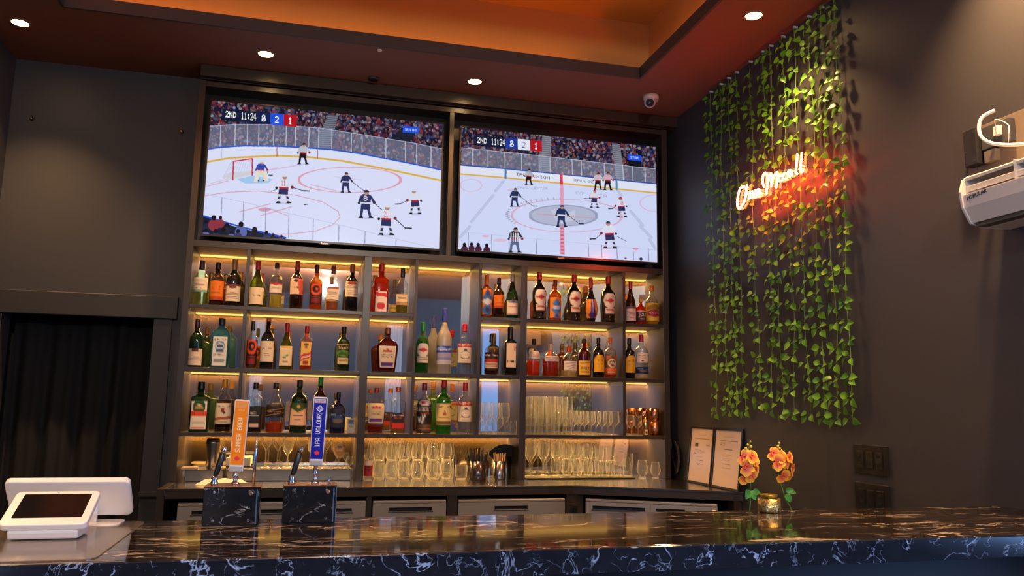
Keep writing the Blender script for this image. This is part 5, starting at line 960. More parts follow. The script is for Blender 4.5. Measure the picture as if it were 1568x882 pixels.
MB().box(XL + .03 - 1, XW - .003 - 1, BF - oy + .17, BB - oy - .1, 0, .1).build('plinth', trim, bar)

# ---------------- tap towers ----------------
mbox = marble('tap tower marble', (.010, .010, .012), (.50, .50, .55), 12, (1, 1, 1), .08, .009, .52)
cu = mat('copper edge trim', (.55, .33, .20), .25, 1); wht = mat('white plastic', (.78, .74, .70), .35)
def leaf_poly(cx, cz, s):
    base = [(0, -.5), (.04, -.18), (.30, -.22), (.26, -.10), (.50, .08), (.36, .12), (.40, .26), (.22, .22), (.18, .30), (.08, .18), (.12, .42), (.05, .38), (0, .55)]
    pts = base + [(-a, b) for a, b in base[::-1][1:-1]]; return [(cx + a * s, cz + b * s) for a, b in pts]
def tap(x0, x1, yf, dp, h, label, hcol, ink, hx, hz0, hz1, hw, lean, words, rod):
    w = x1 - x0; t = thing('tap_tower', label, 'beer tap', ((x0 + x1) / 2, yf + dp / 2, BZ + .0005), 0, 'marble tap towers'); a = w / 2; b = dp / 2
    MB().box(-a, a, -b, b, .003, h).build('box', mbox, t, .002)
    MB().box(-a + .003, a - .003, -b + .003, b - .003, 0, .003).build('foot', blk, t)
    MB().box(-a - .001, a + .001, -b - .001, b + .001, h, h + .003).build('top_plate', cu, t, .001)
    MB().box(a - .010, a - .0065, -b - .0015, -b - .0002, .004, h - .006).build('edge_strip', mat('blue reflecting strip', (.25, .42, .75), .15, .8), t)
    for sx in (-1, 1):
        MB().lathe([(.004, 0), (.0045, -.0012), (.003, -.0022)], 14, (a * sx * .62, -b, h - .012), axis='y').build('screw', chrome, t)
        MB().lathe([(.0035, 0), (.004, -.0012), (.003, -.002)], 14, (a * sx * .62, -b, .014), axis='y').build('screw', chrome, t)
    MB().lathe([(.0055, 0), (.0060, -.0015), (.004, -.003)], 16, (a * .66, -b, h - .016), axis='y').build('copper_stud', mat('copper', (.75, .45, .30), .25, 1), t)
    # chrome shank of the tap handle
    X = hx - (x0 + x1) / 2; z0 = hz0 - BZ; z1 = hz1 - BZ
    MB().lathe([(.011, h + .003), (.011, h + .008), (.006, h + .012), (.0055, h + .022), (.008, h + .026), (.0055, z0 - .002)], 18, (X, 0, 0)).build('faucet_shank', chrome, t)
    hd = bpy.data.objects.new('tap_handle', None)
    k = MB(); hh = z1 - z0; q = hw / 2
    body = MB().prism([(-q * .96, 0), (q * .96, 0), (q * 1.05, hh - .005), (q * .9, hh), (-q * .9, hh), (-q * 1.05, hh - .005)], -.009, .009).build('tap_handle', wht, t, .002)
    bpy.data.objects.remove(hd)
    body.location = (X, 0, z0); body.rotation_euler = (0, lean, 0)
    R = Ras(60, 330, hcol)
    if words[0]:
        R.rect(8, 8, 52, 34, 'e8a060') if hcol != '1a1e9c' else R.rect(4, 4, 56, 26, 'd8c0c8')
        R.text(words[0], 11, 12, 38, 15, hcol if hcol != '1a1e9c' else '6a3050')
    if hcol == '1a1e9c':
        R.line([(14, 58), (30, 40), (46, 58), (30, 74), (14, 58)], 4, 'e8ecff'); R.line([(22, 58), (30, 50), (38, 58), (30, 66)], 3, 'c8d0ff'); R.line([(14, 82), (46, 82)], 3, 'c8d0ff')
    else: R.text('MILD', 18, 44, 26, 9, 'f8c890')
    R.text(words[1], 18, 88, 22, 178, ink, vert=True)
    printed('face', lambda u, v: (-q * .90 + u * q * 1.80, -.0096, hh - .004 - v * (hh - .022)), 31, 150, R, PRINTG, body)
    MB().prism(leaf_poly(0, .034, .017), -.0106, -.0096).build('maple_leaf', mat('maple leaf red', (.75, .03, .04), .4), body)
    MB().box(-q * .9, q * .9, -.0112, -.0095, .001, .014).build('handle_collar', mat('silver collar', (.6, .58, .6), .3, .5), body, .001)
    # slanted black lever with chrome joint on the left
    lx = -a * .72
    MB().lathe([(.010, h + .003), (.011, h + .008), (.007, h + .014), (.009, h + .020), (.006, h + .026)], 16, (lx, 0, 0)).build('lever_joint', chrome, t)
    MB().tube([(lx, 0, h + .024), (lx + .004, 0, h + .034), (lx + .017, 0, h + .085), (lx + .018, 0, h + .088)], [.0055, .0075, .0085, .006], 14).build('lever_grip', blk, t)
    MB().tube([(lx + .018, 0, h + .088), (lx + .021, 0, h + .098), (lx + .022, 0, h + .104)], [.0075, .007, .003], 12).build('lever_tip', chrome, t)
    rx = a * .70
    MB().tube([(rx, 0, h + .003), (rx, 0, h + rod * .7), (rx + .002, 0, h + rod * .72), (rx + .001, 0, h + rod)], [.0042, .0042, .003, .0025], 12).build('relief_rod', mat('blue chrome rod', (.45, .58, .85), .12, 1), t)
    return t
yf = un(350, 806, 'z', BZ).y
def TX(px, py): return un(px, py, 'y', yf).x
tap(TX(308.5, 800), TX(396, 800), yf, .095, .099, 'black marble tap tower with the orange tap handle, left of the two', 'f28a10', 'fbe0b0', un(365, 665, 'y', yf + .048).x, un(363, 722, 'y', yf + .048).z, un(367, 612, 'y', yf + .048).z, .0375, .03, ('DRAFT', 'SUMMER BREW'), .130)
tap(TX(431, 800), TX(514, 800), yf + .01, .085, .100, 'black marble tap tower with the blue tap handle, right of the two', '1a1e9c', 'f0f4ff', un(486, 665, 'y', yf + .05).x, un(484, 713, 'y', yf + .05).z, un(487, 608, 'y', yf + .05).z, .0375, .022, ('CRAFT', 'IPA VALOUR'), .022)

# ---------------- till: tablet, customer screen, plastic mat ----------------
pos = mat('white till plastic', (.92, .89, .87), .32, coat=.3)
def rrect(w, h, r, n=6):
    P = []
    for cx, cy, a0 in ((w / 2 - r, h / 2 - r, 0), (-w / 2 + r, h / 2 - r, 90), (-w / 2 + r, -h / 2 + r, 180), (w / 2 - r, -h / 2 + r, 270)):
        for i in range(n + 1): a = radians(a0 + 90 * i / n); P.append((cx + r * cos(a), cy + r * sin(a)))
    return P
def slab(o, name, m, w, h, r, z0, z1, parent=None, bevel=.003):
    return MB().prism(rrect(w, h, r), z0, z1, 'z').build(name, m, parent, bevel)
pb = un(62, 808, 'z', 1.098)
pl = Vector((un(60, 808, 'y', -2.83).x, -2.83, un(60, 808, 'y', -2.83).z)); ptp = un(90, 756, 'y', -2.71)
wid = un(129, 808, 'y', -2.83).x - un(-8, 808, 'y', -2.83).x; dv = Vector((0, .12, ptp.z - pl.z)); ln = dv.length; ti = math.atan2(dv.z, dv.y)
t = thing('till_tablet', 'small white till tablet with a black screen tilted on its wedge stand, at the left', 'tablet', (pl.x + .006, -2.77, BZ + .0035))
cz_ = (pl.z + ptp.z) / 2 - BZ - .0035
sl = slab(None, 'tablet_case', pos, wid, ln, .014, -.008, .008, t); sl.location = (0, 0, cz_); sl.rotation_euler = (ti, 0, 0)
sc_ = slab(None, 'screen', mat('dark glass', (.008, .007, .008), .10, spec=.12), wid * .80, ln * .70, .003, .0082, .0088, sl, 0); sc_.location = (0.002, .006, 0)
MB().lathe([(.0014, .0082), (.0012, .0088)], 10, (0, ln * .43, 0)).build('camera_dot', blk, sl)
k = MB(); a = wid / 2
zb = cz_ - sin(ti) * ln / 2 - .006; zt_ = cz_ + sin(ti) * ln / 2 - .012
sec = [(-.050, .0005), (.045, .0005), (.052, zt_ * .9), (-.058, max(zb * .9, .006))]
k.prism([(y, z) for y, z in sec], -a * .80, a * .80, 'x'); k.build('wedge_stand', pos, t, .005)
# customer facing screen seen from behind
tl = un(5, 740, 'y', -2.60); tr = un(198, 734, 'y', -2.60); br = un(215, 785, 'y', -2.52)
wv = tr.x - tl.x; cx = (tl.x + tr.x) / 2 + .002; hgt = math.hypot(.08, tr.z - br.z); ti2 = math.atan2(tr.z - br.z, -.08)
t = thing('till_screen', 'wide white back of the till screen leaning towards the customers, behind the small tablet', 'till screen', (cx, -2.56, BZ + .0005))
s2 = slab(None, 'screen_back', pos, wv, hgt, .014, -.009, .009, t, .004); s2.location = (0, 0, (tr.z + br.z) / 2 - BZ); s2.rotation_euler = (ti2, 0, 0)
g2_ = slab(None, 'screen', mat('lit till glass', (.03, .035, .04), .1), wv - .024, hgt - .024, .004, -.0098, -.0092, s2, 0)
nx = un(141, 792, 'y', -2.53).x - cx
MB().box(nx - .035, nx + .018, -.004, .010, .004, (tr.z + br.z) / 2 - BZ - .008).build('neck', pos, t, .003)
MB().prism(rrect(.16, .10, .02), 0, .005, 'z').build('base_plate', pos, t, .001).location = (nx, -.0, 0)
# translucent mat
q = [un(x, y, 'z', BZ + .002) for x, y in ((212, 797), (190, 858))]
xr = (q[0].x + q[1].x) / 2 - .02; mw = xr + .36
mt = MB().prism([(a + xr - mw / 2, b + (BF + BB) / 2 + .012) for a, b in rrect(mw, BB - BF - .04, .03)], BZ + .0004, BZ + .0024, 'z').build('counter_mat', thin('frosted plastic mat', (.80, .76, .72), .35, .12, 3, rough=.12, body=(.40, .34, .30), bw=.42), None, .0005)
tag(mt, 'translucent grey plastic mat with rounded corners under the till', 'mat')

# ---------------- orchids and gold jar ----------------
pp = un(1178, 786, 'z', BZ); r0 = (un(1194.5, 775, 'y', pp.y).x - un(1161, 775, 'y', pp.y).x) / 2 * .92
t = thing('gold_jar', 'small gold mosaic jar candle standing on the bar between the two orchid sprays', 'jar', (un(1178, 775, 'y', pp.y + r0 * .85).x, pp.y + r0 * .85, BZ + .0005))
gm, N, L = new('gold mosaic glass'); o_ = N.new('ShaderNodeOutputMaterial'); p_ = N.new('ShaderNodeBsdfPrincipled'); L.new(p_.outputs[0], o_.inputs[0]); vo = N.new('ShaderNodeTexVoronoi'); vo.inputs['Scale'].default_value = 260; tc = N.new('ShaderNodeTexCoord'); L.new(tc.outputs['Object'], vo.inputs['Vector'])
rp = N.new('ShaderNodeValToRGB'); rp.color_ramp.elements[0].color = (.25, .12, .02, 1); rp.color_ramp.elements[1].color = (1, .80, .35, 1); L.new(vo.outputs['Color'], rp.inputs[0]); L.new(rp.outputs[0], p_.inputs['Base Color']); p_.inputs['Metallic'].default_value = .85; p_.inputs['Roughness'].default_value = .28
bm_ = N.new('ShaderNodeBump'); bm_.inputs['Strength'].default_value = .7; L.new(vo.outputs['Distance'], bm_.inputs['Height']); L.new(bm_.outputs[0], p_.inputs['Normal'])
hj = un(1178, 765, 'y', pp.y).z - BZ
MB().lathe([(r0 * .96, 0), (r0, .003), (r0, hj)], 32).build('jar', gm, t)
MB().lathe([(r0 * .72, hj + .0005), (r0 * .72, hj + .006), (r0 * .80, hj + .007), (r0 * .80, hj + .012), (r0 * .62, hj + .013)], 28).build('lid', mat('green gold lid', (.45, .35, .06), .3, .8), t)
pet, N, L = new('orchid petal'); o_ = N.new('ShaderNodeOutputMaterial'); p_ = N.new('ShaderNodeBsdfPrincipled'); L.new(p_.outputs[0], o_.inputs[0]); at = N.new('ShaderNodeAttribute'); at.attribute_name = 'print'; L.new(at.outputs[0], p_.inputs['Base Color']); p_.inputs['Roughness'].default_value = .5
p_.inputs['Subsurface Weight'].default_value = .0
def flower(parent, c, face, s, spin, r):
    """five petals and a red lip, one mesh; face = direction it looks"""
    face = Vector(face).normalized(); u = face.orthogonal().normalized(); w = face.cross(u); V = []; F = []; C = []
    def add_petal(ang, ln, wd, lift, c0, c1):
        d = u * cos(ang) + w * sin(ang); e = -u * sin(ang) + w * cos(ang); b = len(V); n1, n2 = 7, 5
        for i in range(n1):
            f = i / (n1 - 1); hw = wd * math.sin(pi * min(1, f * .86 + .10)) ** .7
            for j in range(n2):
                g = j / (n2 - 1) * 2 - 1
                V.append(Vector(c) + d * ln * f + e * hw * g + face * (lift * f * (1 - f * .8) + .12 * s * (g * g) * .25))
                m = min(1, f * f * 1.25 + .18 * abs(g)); C.append([a * (1 - m) + b2 * m for a, b2 in zip(lin(c0), lin(c1))])
        for i in range(n1 - 1):
            for j in range(n2 - 1): q = b + i * n2 + j; F.append((q, q + 1, q + n2 + 1, q + n2))
    y_ = 'ffc820'; pk_ = 'e02038'
    for k_ in range(3): add_petal(spin + pi / 2 + k_ * 2.094, s * .95, s * .36, s * .2, 'ec6030', y_)
    for k_ in (0, 1): add_petal(spin + (0.12 if k_ == 0 else pi - .12), s * 1.02, s * .56, s * .34, pk_, 'ffc430')
    add_petal(spin - pi / 2, s * .45, s * .22, s * .9, 'a01030', 'e84038'); add_petal(spin - pi / 2 + .9, s * .3, s * .16, s * .9, 'c02038', 'f09050'); add_petal(spin - pi / 2 - .9, s * .3, s * .16, s * .9, 'c02038', 'f09050')
    me = bpy.data.meshes.new('flower'); me.from_pydata(V, [], F); me.materials.append(pet); a_ = me.color_attributes.new('print', 'FLOAT_COLOR', 'POINT')
    a_.data.foreach_set('color', np.array([[*x, 1] for x in C], dtype=np.float32).ravel()); me.polygons.foreach_set('use_smooth', [True] * len(F))
    o = bpy.data.objects.new('flower', me); COL.objects.link(o); o.parent = parent; return o
grn = mat('orchid green', (.08, .22, .03), .45)
def leafmesh(k, base, d, up, ln, wd, n=6, droop=.25):
    d = Vector(d).normalized(); side = d.cross(Vector(up)).normalized(); nr = side.cross(d); vs = []
    for i in range(n + 1):
        f = i / n; hw = wd * (sin(pi * (f ** .75)) ** .8 if 0 < f < 1 else 0.02); p = Vector(base) + d * ln * f - nr * (-1) * 0 + nr * (-droop * ln * f * f)
        vs += [p - side * hw + nr * hw * .35, p, p + side * hw + nr * hw * .35]
    fs = []
    for i in range(n):
        q = i * 3; fs += [(q, q + 1, q + 4, q + 3), (q + 1, q + 2, q + 5, q + 4)]
    k.add(vs, fs, True)
def spray(px, py_, fl, stem, buds, leaves, label):
    b0 = un(stem[0][0], stem[0][1], 'z', BZ); Y0 = b0.y + .01
    t = thing('orchid_spray', label, 'flower', (b0.x, Y0, BZ + .0005), group='orange orchid sprays on the bar')
    def Q(a, b, dy=0): p = un(a, b, 'y', Y0 + dy); return p - Vector((b0.x, Y0, BZ + .0005))
    pts = [Vector((0, 0, 0))] + [Q(a, b) for a, b in stem[1:]]
    MB().tube(pts, [.0025] + [.0016] * (len(pts) - 1), 8).build('stem', grn, t)
    MB().lathe([(.012, 0), (.011, .002), (.003, .004)], 14).build('foot', mat('dark foot', (.05, .05, .03), .5), t)
    r = random.Random(int(px))
    for a, b, s, fx, fz, spn, dy in fl:
        flower(t, Q(a, b, dy), (fx, -1, fz), s * 1.32, spn, r)
    k = mat('orchid bud', (.85, .55, .04), .5)
    for a, b, s in buds:
        c = Q(a, b, -.004); MB().lathe([(s * .25, -s), (s * .8, -s * .4), (s, 0), (s * .8, s * .5), (s * .2, s * 1.1)], 12, c).build('bud', k, t)
    for a, b, dx, dz, ln, wd in leaves:
        m_ = MB(); leafmesh(m_, Q(a, b, -.004), (dx, -.5, dz), (0, -1, .2), ln, wd); m_.build('leaf', mat('orchid leaf', (.04, .22, .01), .4), t, recalc=False)
spray(1147, 710, [(1140, 701, .0215, -.5, .3, .3, -.004), (1151, 700, .020, .2, .5, .0, -.012), (1143, 716, .0215, -.3, .1, .5, -.016), (1156, 706, .0185, .6, .3, -.4, -.006), (1157, 719, .0185, .8, -.1, -.7, -.004), (1141, 731, .019, -.4, -.2, .2, -.010), (1150, 729, .018, .1, -.3, -.3, -.016)],
      [(1150, 787), (1149, 770), (1148, 752), (1150, 735), (1148, 710), (1146, 690), (1149, 675)], [(1149, 676, .0028), (1145, 681, .0035), (1150, 684, .0045), (1142, 687, .005)], [(1148, 752, .5, -.8, .032, .014), (1147, 750, -.5, -.7, .034, .013), (1152, 752, .9, -.2, .026, .010)], 'orange and yellow orchid spray left of the gold jar')
spray(1200, 708, [(1184, 695, .0185, -.5, .5, .3, -.002), (1196, 700, .019, .1, .5, .0, -.010), (1191, 708, .0215, -.1, .1, .5, -.018), (1208, 700, .018, .6, .3, -.3, -.006), (1213, 716, .0185, .9, -.2, -.8, -.002), (1203, 709, .017, .4, .0, -.3, -.012), (1199, 729, .0195, -.1, -.4, .1, -.012), (1209, 728, .015, .6, -.3, -.4, -.006)],
      [(1215, 785), (1211, 778), (1203, 765), (1197, 745), (1192, 728), (1192, 708), (1192, 690), (1193, 678)], [(1193, 678, .0026), (1191, 683, .0038), (1194, 687, .0042), (1197, 690, .0035)], [(1203, 757, .4, -.8, .028, .012), (1203, 752, .7, .2, .026, .010), (1208, 752, .9, -.2, .024, .007)], 'orange and pink orchid spray right of the gold jar')

# ---------------- ivy on the right wall ----------------
ivm, N, L = new('ivy leaf'); o_ = N.new('ShaderNodeOutputMaterial'); p_ = N.new('ShaderNodeBsdfPrincipled'); p_.inputs['Roughness'].default_value = .38; p_.inputs['Base Color'].default_value = (.16, .42, .02, 1)
tr_ = N.new('ShaderNodeBsdfTranslucent'); tr_.inputs[0].default_value = (.22, .42, .02, 1); mx = N.new('ShaderNodeMixShader'); mx.inputs[0].default_value = .25
nz = N.new('ShaderNodeTexNoise'); nz.inputs['Scale'].default_value = 9; tc = N.new('ShaderNodeTexCoord'); L.new(tc.outputs['Object'], nz.inputs['Vector']); rp = N.new('ShaderNodeValToRGB'); rp.color_ramp.elements[0].position = .35; rp.color_ramp.elements[1].position = .68; rp.color_ramp.elements[0].color = (.05, .21, .012, 1); rp.color_ramp.elements[1].color = (.22, .48, .03, 1)
L.new(nz.outputs['Fac'], rp.inputs[0]); L.new(rp.outputs[0], p_.inputs['Base Color']); L.new(p_.outputs[0], mx.inputs[1]); L.new(tr_.outputs[0], mx.inputs[2]); L.new(mx.outputs[0], o_.inputs[0])
ivs = mat('ivy stem', (.16, .26, .04), .5)
def ivyleaf(k, p, d, n, s):
    """pointed oval leaf folded along its midrib"""
    d = Vector(d).normalized(); n = Vector(n).normalized(); e = d.cross(n).normalized(); n = e.cross(d)
    W_ = [(0, 0), (.12, .26), (.35, .42), (.62, .34), (.85, .15), (1.05, 0)]; vs = []
    for f, w in W_: q = Vector(p) + d * s * f - n * (s * .30 * f * f); vs += [q + e * s * w + n * s * w * .35, q, q - e * s * w + n * s * w * .35]
    k.add(vs, [f for i in range(5) for f in ((i * 3, i * 3 + 1, i * 3 + 4, i * 3 + 3), (i * 3 + 1, i * 3 + 2, i * 3 + 5, i * 3 + 4))], True)
cols = [(1092.8, 637), (1109, 640), (1121.7, 638), (1134, 634), (1156.4, 628), (1177.6, 637), (1190, 640), (1209.6, 638), (1229.6, 641), (1252.8, 649), (1273, 652), (1296, 650)]
XV = XW - .022
r = random.Random(11)
for ci, (cx_, yb_) in enumerate(cols):
    y0 = un(cx_, 400, 'x', XV).y; z0 = un(cx_, yb_, 'x', XV).z
    t = thing('ivy_strand', '%s strand from the left of artificial ivy hanging on the right wall' % (ORD + ['twelfth'])[ci], 'ivy', (XV, y0, ZC - .012), group='ivy strands on the right wall')
    L_ = ZC - .012 - z0; ph = r.random() * 6; pts = []
    n_ = 50
    def P_(f): return Vector((.004 * sin(f * 23 + ph), .007 * sin(f * 11 + ph) * (1 if f > .02 else 0) + .012 * f * sin(f * 7 + ph * 2), -L_ * f))
    MB().tube([P_(i / n_) for i in range(n_ + 1)], .0016, 5).build('stem', ivs, t)
    k = MB(); nn = int(L_ / .085)
    for i in range(nn):
        f = (i + .6 + r.uniform(-.2, .2)) / nn
        if f > .995: continue
        p = P_(f)
        for sd in (-1, 1):
            for m_ in range(2 if r.random() < .75 else 1):
                tip = p + Vector((-.006 - r.random() * .012, sd * (.008 + .010 * r.random()), -.004 + m_ * .016 - r.random() * .012))
                k.tube([p, tip], .0008, 3, False)
                ivyleaf(k, tip, (-.35 + r.uniform(-.35, .3), sd * (.55 + r.random() * .6), -.75 + m_ * .95 + r.uniform(-.4, .4)), (-1, r.uniform(-.5, .5), r.uniform(.0, .7)), (.041) * r.uniform(.85, 1.15))
    k.build('leaves', ivm, t, recalc=False)
    MB().box(-.004, .021, -.004, .004, -.006, .004).build('hook', mat('clear hook', (.5, .5, .5), .3), t, .001)

# ---------------- neon sign ----------------
XN = XW - .113
def NP(x, y): return un(1110 + x / 6.79, 210 + y / 6.79, 'x', XN)
strokes = [[(220, 540), (205, 518), (178, 516), (150, 560), (132, 640), (130, 712), (150, 742), (182, 705), (205, 665)],
           [(232, 488), (222, 560), (205, 662), (222, 600), (244, 576), (256, 592), (248, 642)],
           [(302, 575), (282, 566), (262, 600), (270, 632), (292, 618), (304, 575), (300, 630)],
           [(338, 548), (318, 556), (316, 580), (334, 590), (330, 618), (308, 622)],
           [(340, 592), (362, 575), (362, 548), (345, 548), (338, 582), (350, 606), (382, 584)], 
           [(410, 520), (394, 470), (398, 400), (420, 370), (440, 400), (442, 480), (432, 590), (446, 480), (478, 382), (488, 420), (480, 512), (500, 430), (536, 368), (548, 400), (532, 530)],
           [(592, 402), (574, 398), (558, 430), (568, 458), (596, 446)], [(636, 380), (618, 376), (604, 410), (614, 440), (642, 424)],
           [(692, 352), (670, 346), (654, 380), (664, 410), (686, 396), (696, 352), (700, 404)], [(752, 178), (748, 260), (738, 360), (752, 382)], [(802, 158), (792, 250), (784, 345), (802, 362), (812, 328)]]
c0 = NP(470, 450)
t = thing('neon_sign', 'glowing red neon sign reading Chase Mccall in script, hung over the ivy', 'neon sign', (XN, c0.y, c0.z))
neon = emis('red neon glow', (1, .07, .02), 115); ntube = mat('neon jacket', (.9, .2, .08), .3)
def smooth(pts, n=6):
    out = []; P = [Vector(p) for p in pts]
    for i in range(len(P) - 1):
        a, b, c_, d = P[max(i - 1, 0)], P[i], P[i + 1], P[min(i + 2, len(P) - 1)]
        for j in range(n): s = j / n; out.append(.5 * ((2 * b) + (c_ - a) * s + (2 * a - 5 * b + 4 * c_ - d) * s * s + (3 * b - a - 3 * c_ + d) * s ** 3))
    return out + [P[-1]]
for s_ in strokes:
    o = MB().tube(smooth([NP(x, y) - Vector((XN, c0.y, c0.z)) for x, y in s_]), .0048, 8).build('letter', neon, t)
bk = [(95, 560), (165, 480), (250, 450), (370, 470), (375, 350), (450, 330), (590, 340), (700, 300), (722, 140), (830, 125), (842, 330), (820, 400), (640, 470), (560, 560), (440, 610), (250, 660), (160, 770), (105, 740)]
MB().prism([(NP(x, y).y - c0.y, NP(x, y).z - c0.z) for x, y in bk], .010, .013, 'x').build('backing', thin('clear acrylic', (.97, .93, .9), .3, .03, 4), t)
for x, y in ((150, 600), (450, 480), (780, 300)):
    q = NP(x, y); MB().lathe([(.004, .0135), (.004, .1125)], 10, (0, q.y - c0.y, q.z - c0.z), axis='x').build('standoff', chrome, t)
for yy, zz in ((NP(480, 0).y, 0), (NP(420, 0).y, 0)):
    pass
MB().tube([NP(480, 340) - Vector((XN - .012, c0.y, c0.z)), Vector((.03, NP(440, 0).y - c0.y, .16)), Vector((.055, NP(400, 0).y - c0.y, ZC - c0.z - .01))], .0008, 5).build('cable', mat('clear cable', (.12, .10, .08), .4), t)

# ---------------- air conditioner ----------------
XA = 2.885; ya = -2.665; ye = -3.40
zt_, zb_ = un(1484, 270, 'x', XA + .05).z, un(1500, 345, 'x', XA + .04).z
t = thing('air_conditioner', 'white wall air conditioner at the right edge with an open upper slot', 'air conditioner', (XW - .001, ya, zb_)); H = zt_ - zb_; A_ = XW - .001 - XA
acw = mat('air conditioner white', (.72, .66, .60), .4); acd = mat('slot shade', (.12, .10, .08), .6)
def sec(pts, y0, y1, name, m, bevel=.001): return MB().prism([(x, z) for x, z in pts], y0, y1, 'y').build(name, m, t, bevel)
out = [(0, .005), (-A_ * .55, 0), (-A_ * .82, .012), (-A_ * .97, H * .36), (-A_, H * .66), (-A_ * .93, H * .90), (-A_ * .80, H), (0, H)]
sec(out, -.010, 0, 'end_cap', acw, .002)
sec([(0, .006), (-A_ * .50, .004), (-A_ * .50, H - .004), (0, H - .004)], ye - ya, -.0105, 'body', acw)
sec([(-A_ * .80, .014), (-A_ * .93, H * .36), (-A_ * .955, H * .60), (-A_ * .90, H * .60), (-A_ * .76, .02)], ye - ya, -.0105, 'front_panel', acw)
sec([(-A_ * .80, H - .012), (-A_ * .90, H * .93), (-A_ * .88, H * .88), (-A_ * .74, H - .016), (-.0, H - .012), (0, H - .002), (-A_ * .78, H - .001)], ye - ya, -.0105, 'top_lip', acw)
sec([(-A_ * .88, H * .66), (-A_ * .90, H * .76), (-A_ * .86, H * .78), (-A_ * .82, H * .68)], ye - ya, -.0105, 'inner_rail', acw)
sec([(-A_ * .52, H * .30), (-A_ * .54, H * .92), (-A_ * .505, H * .92), (-A_ * .505, H * .30)], ye - ya, -.011, 'filter', mat('filter shade', (.35, .28, .18), .7))
sec([(-A_ * .52, .004), (-A_ * .74, .002), (-A_ * .76, .016), (-A_ * .52, .016)], ye - ya, -.012, 'outlet_louvre', acd)
for i in range(2): MB().box(-A_ * .93, -A_ * .52, -.22 - i * .22, -.217 - i * .22, H * .62, H * .97).build('grille_rib', acw, t)
text3('brand_text', 'POPULAR', .020, mat('logo black', (.02, .02, .03), .4), t, (-A_ * .962, -.070, H * .50), (radians(90), radians(-6), radians(-90)), .0006)
# ---------------- wall plate with switch box and cable above it ----------------
q = [un(1482, 203, 'x', XW), un(1568, 170, 'x', XW), un(1490, 262, 'x', XW)]
t = thing('wall_service_plate', 'pale brown service plate with black junction boxes on the wall above the air conditioner', 'wall plate', (XW - .0005, q[0].y, q[2].z - .04)); HH = q[0].z - q[2].z + .04
MB().box(-.010, 0, -.42, 0, 0, HH).build('plate', mat('taupe plate', (.16, .12, .09), .5), t, .002)
MB().box(-.050, -.0105, -.085, -.025, .045, HH - .012).build('switch_box', mat('box black', (.02, .02, .024), .35), t, .002)
for dy in (-.035, -.075):
    for dz in (.06, .10, HH - .03): MB().lathe([(.002, -.0505), (.0018, -.0520)], 8, (0, dy, dz), axis='x').build('screw', chrome, t)
MB().box(-.036, -.0105, -.22, -.092, .09, HH - .02).build('junction_box', mat('box grey', (.05, .05, .055), .4), t, .003)
MB().box(-.034, -.0105, -.15, -.10, .04, .085).build('bracket', mat('galvanised', (.35, .30, .25), .4, .7), t, .001)
MB().box(-.055, -.037, -.19, -.165, .12, .155).build('white_plug', wht, t, .003)
o = MB().tube(smooth([(-.05, -.175, .215), (-.085, -.150, .190), (-.095, -.148, .13), (-.085, -.185, .085), (-.06, -.27, .055), (-.04, -.36, .05)], 8), .0065, 10).build('white_hose', wht, t)
MB().tube(smooth([(-.056, -.18, .15), (-.075, -.20, .17), (-.06, -.235, .14), (-.07, -.245, .10), (-.05, -.22, .07)], 6), .0018, 6).build('thin_wire', wht, t)

# ---------------- outlets low on the right wall ----------------
dk = mat('dark bronze plate', (.020, .017, .015), .3, .3)
def outlet(y0, y1, z0, z1, label, nm):
    t = thing(nm, label, 'outlet', (XW - .0005, (y0 + y1) / 2, (z0 + z1) / 2)); a = abs(y1 - y0) / 2; h = (z1 - z0) / 2
    MB().box(-.012, 0, -a, a, -h, h).build('cover_plate', dk, t, .002)
    for i in range(3):
        yy = a * (-.56 + .56 * i); rk = MB().box(-.016, -.0122, yy - a * .2, yy + a * .2, -h * .58, h * .58).build('socket' if nm == 'wall_outlet' else 'switch_rocker', mat('socket black', (.010, .010, .011), .2), t, .002)
        for sz_ in (.28, -.28): MB().box(-.0168, -.0158, yy - a * .09, yy + a * .09, h * sz_ - .006, h * sz_ + .006).build('socket_hole', blk, rk, .001)
        MB().lathe([(.002, -.0122), (.0016, -.0132)], 8, (0, yy, h * .8), axis='x').build('screw', chrome, t)
outlet(-1.985, -1.770, 1.122, 1.249, 'black three socket outlet plate low on the right wall, upper of the two', 'wall_outlet')
outlet(-1.981, -1.768, .960, 1.085, 'black three switch plate half hidden behind the bar, below the outlet plate', 'wall_switch')

# ---------------- framed certificates and black disc by the wall ----------------
def cert(y0, y1, label, R):
    w = abs(y1 - y0); h = un(1052, 651, 'x', XW - .03).z - CZ - .002
    t = thing('framed_certificate', label, 'picture frame', (XW - .050, (y0 + y1) / 2, CZ + .001), 0, 'framed certificates on the counter')
    rt = (0, math.atan2(.040, h), 0)
    fr = MB(); b = .013; a = w / 2
    fr.box(0, .012, -a, a, 0, b).box(0, .012, -a, a, h - b, h).box(0, .012, -a, -a + b, b, h - b).box(0, .012, a - b, a, b, h - b)
    f_ = fr.build('frame', blk, t, .001); f_.rotation_euler = rt
    pr = printed('paper', lambda u, v: (.006, a - b - u * (w - 2 * b), h - b - v * (h - 2 * b)), 50, 74, R, PRINTG, t); pr.rotation_euler = rt
    bc = MB().box(.0065, .010, -a + b, a - b, b, h - b).build('back_board', mat('board', (.1, .08, .06), .7), t); bc.rotation_euler = rt
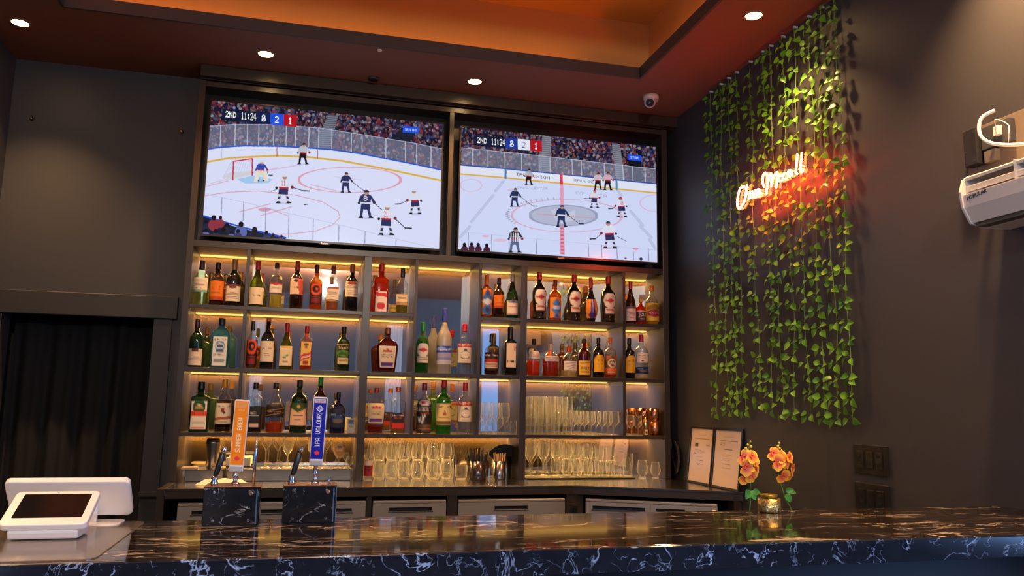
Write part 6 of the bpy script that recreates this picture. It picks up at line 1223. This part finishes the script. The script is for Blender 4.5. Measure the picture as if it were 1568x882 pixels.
def paper(dark):
    R = Ras(120, 180, 'e4c8b0')
    R.rect(35, 20, 85, 22, 'a89080'); R.rect(18, 34, 104, 35, '9a8474')
    if dark: R.rect(24, 50, 42, 62, '4a3a34'); R.rect(84, 52, 104, 58, 'b09a88'); R.rect(24, 72, 60, 74, '8a7464'); R.rect(24, 84, 34, 87, '4a3a34')
    else: R.text('SECT', 22, 42, 24, 9, '5a4840'); R.rect(42, 60, 82, 63, '6a564a')
    for i in range(9): R.rect(38, 72 + i * 6, 38 + 26 + (i * 17) % 30, 73.5 + i * 6, 'a89080')
    for i in range(5): R.rect(40, 136 + i * 5, 40 + 30 + (i * 13) % 26, 137.5 + i * 5, '8a7464' if i == 0 else 'a89080')
    if dark:
        for x in (74, 86, 98): R.line([(x, 108), (x, 140)], .8, 'a89484')
        R.line([(40, 116), (50, 124), (60, 118)], 1.2, '7a6858')
    return R
yc = [un(1052, 690, 'x', XW - .04).y, un(1088, 690, 'x', XW - .04).y, un(1131, 690, 'x', XW - .04).y]
cert(yc[0], yc[1] + .004, 'black framed certificate leaning on the right wall, nearer the shelving', paper(True))
cert(yc[1] - .004, yc[2], 'black framed certificate leaning on the right wall, nearer the orchids', paper(False))
t = thing('black_wheel_disc', 'glossy black spoked disc leaning between the shelving and the right wall', 'disc', (XW - .030, .055, CZ + .0005))
gb_ = mat('gloss black', (.010, .010, .011), .08, coat=.6); k = MB()
k.lathe([(.118, -.012), (.130, -.008), (.132, 0), (.126, .008), (.110, .004), (.108, -.008), (.118, -.012)], 40, (0, 0, .133), axis='x', cap0=False, cap1=False); k.build('rim', gb_, t)
MB().lathe([(.020, -.012), (.034, -.006), (.036, .004)], 24, (0, 0, .133), axis='x').build('hub', gb_, t)
for i in range(5):
    a = i * 2 * pi / 5 + .3; MB().obox((0, .071 * cos(a), .133 + .071 * sin(a)), (.004, 0, 0), (0, .040 * cos(a), .040 * sin(a)), (0, -.013 * sin(a), .013 * cos(a))).build('spoke', gb_, t, .003)
MB().lathe([(.107, .004), (.107, .007)], 36, (0, 0, .133), axis='x').build('back_plate', blk, t)
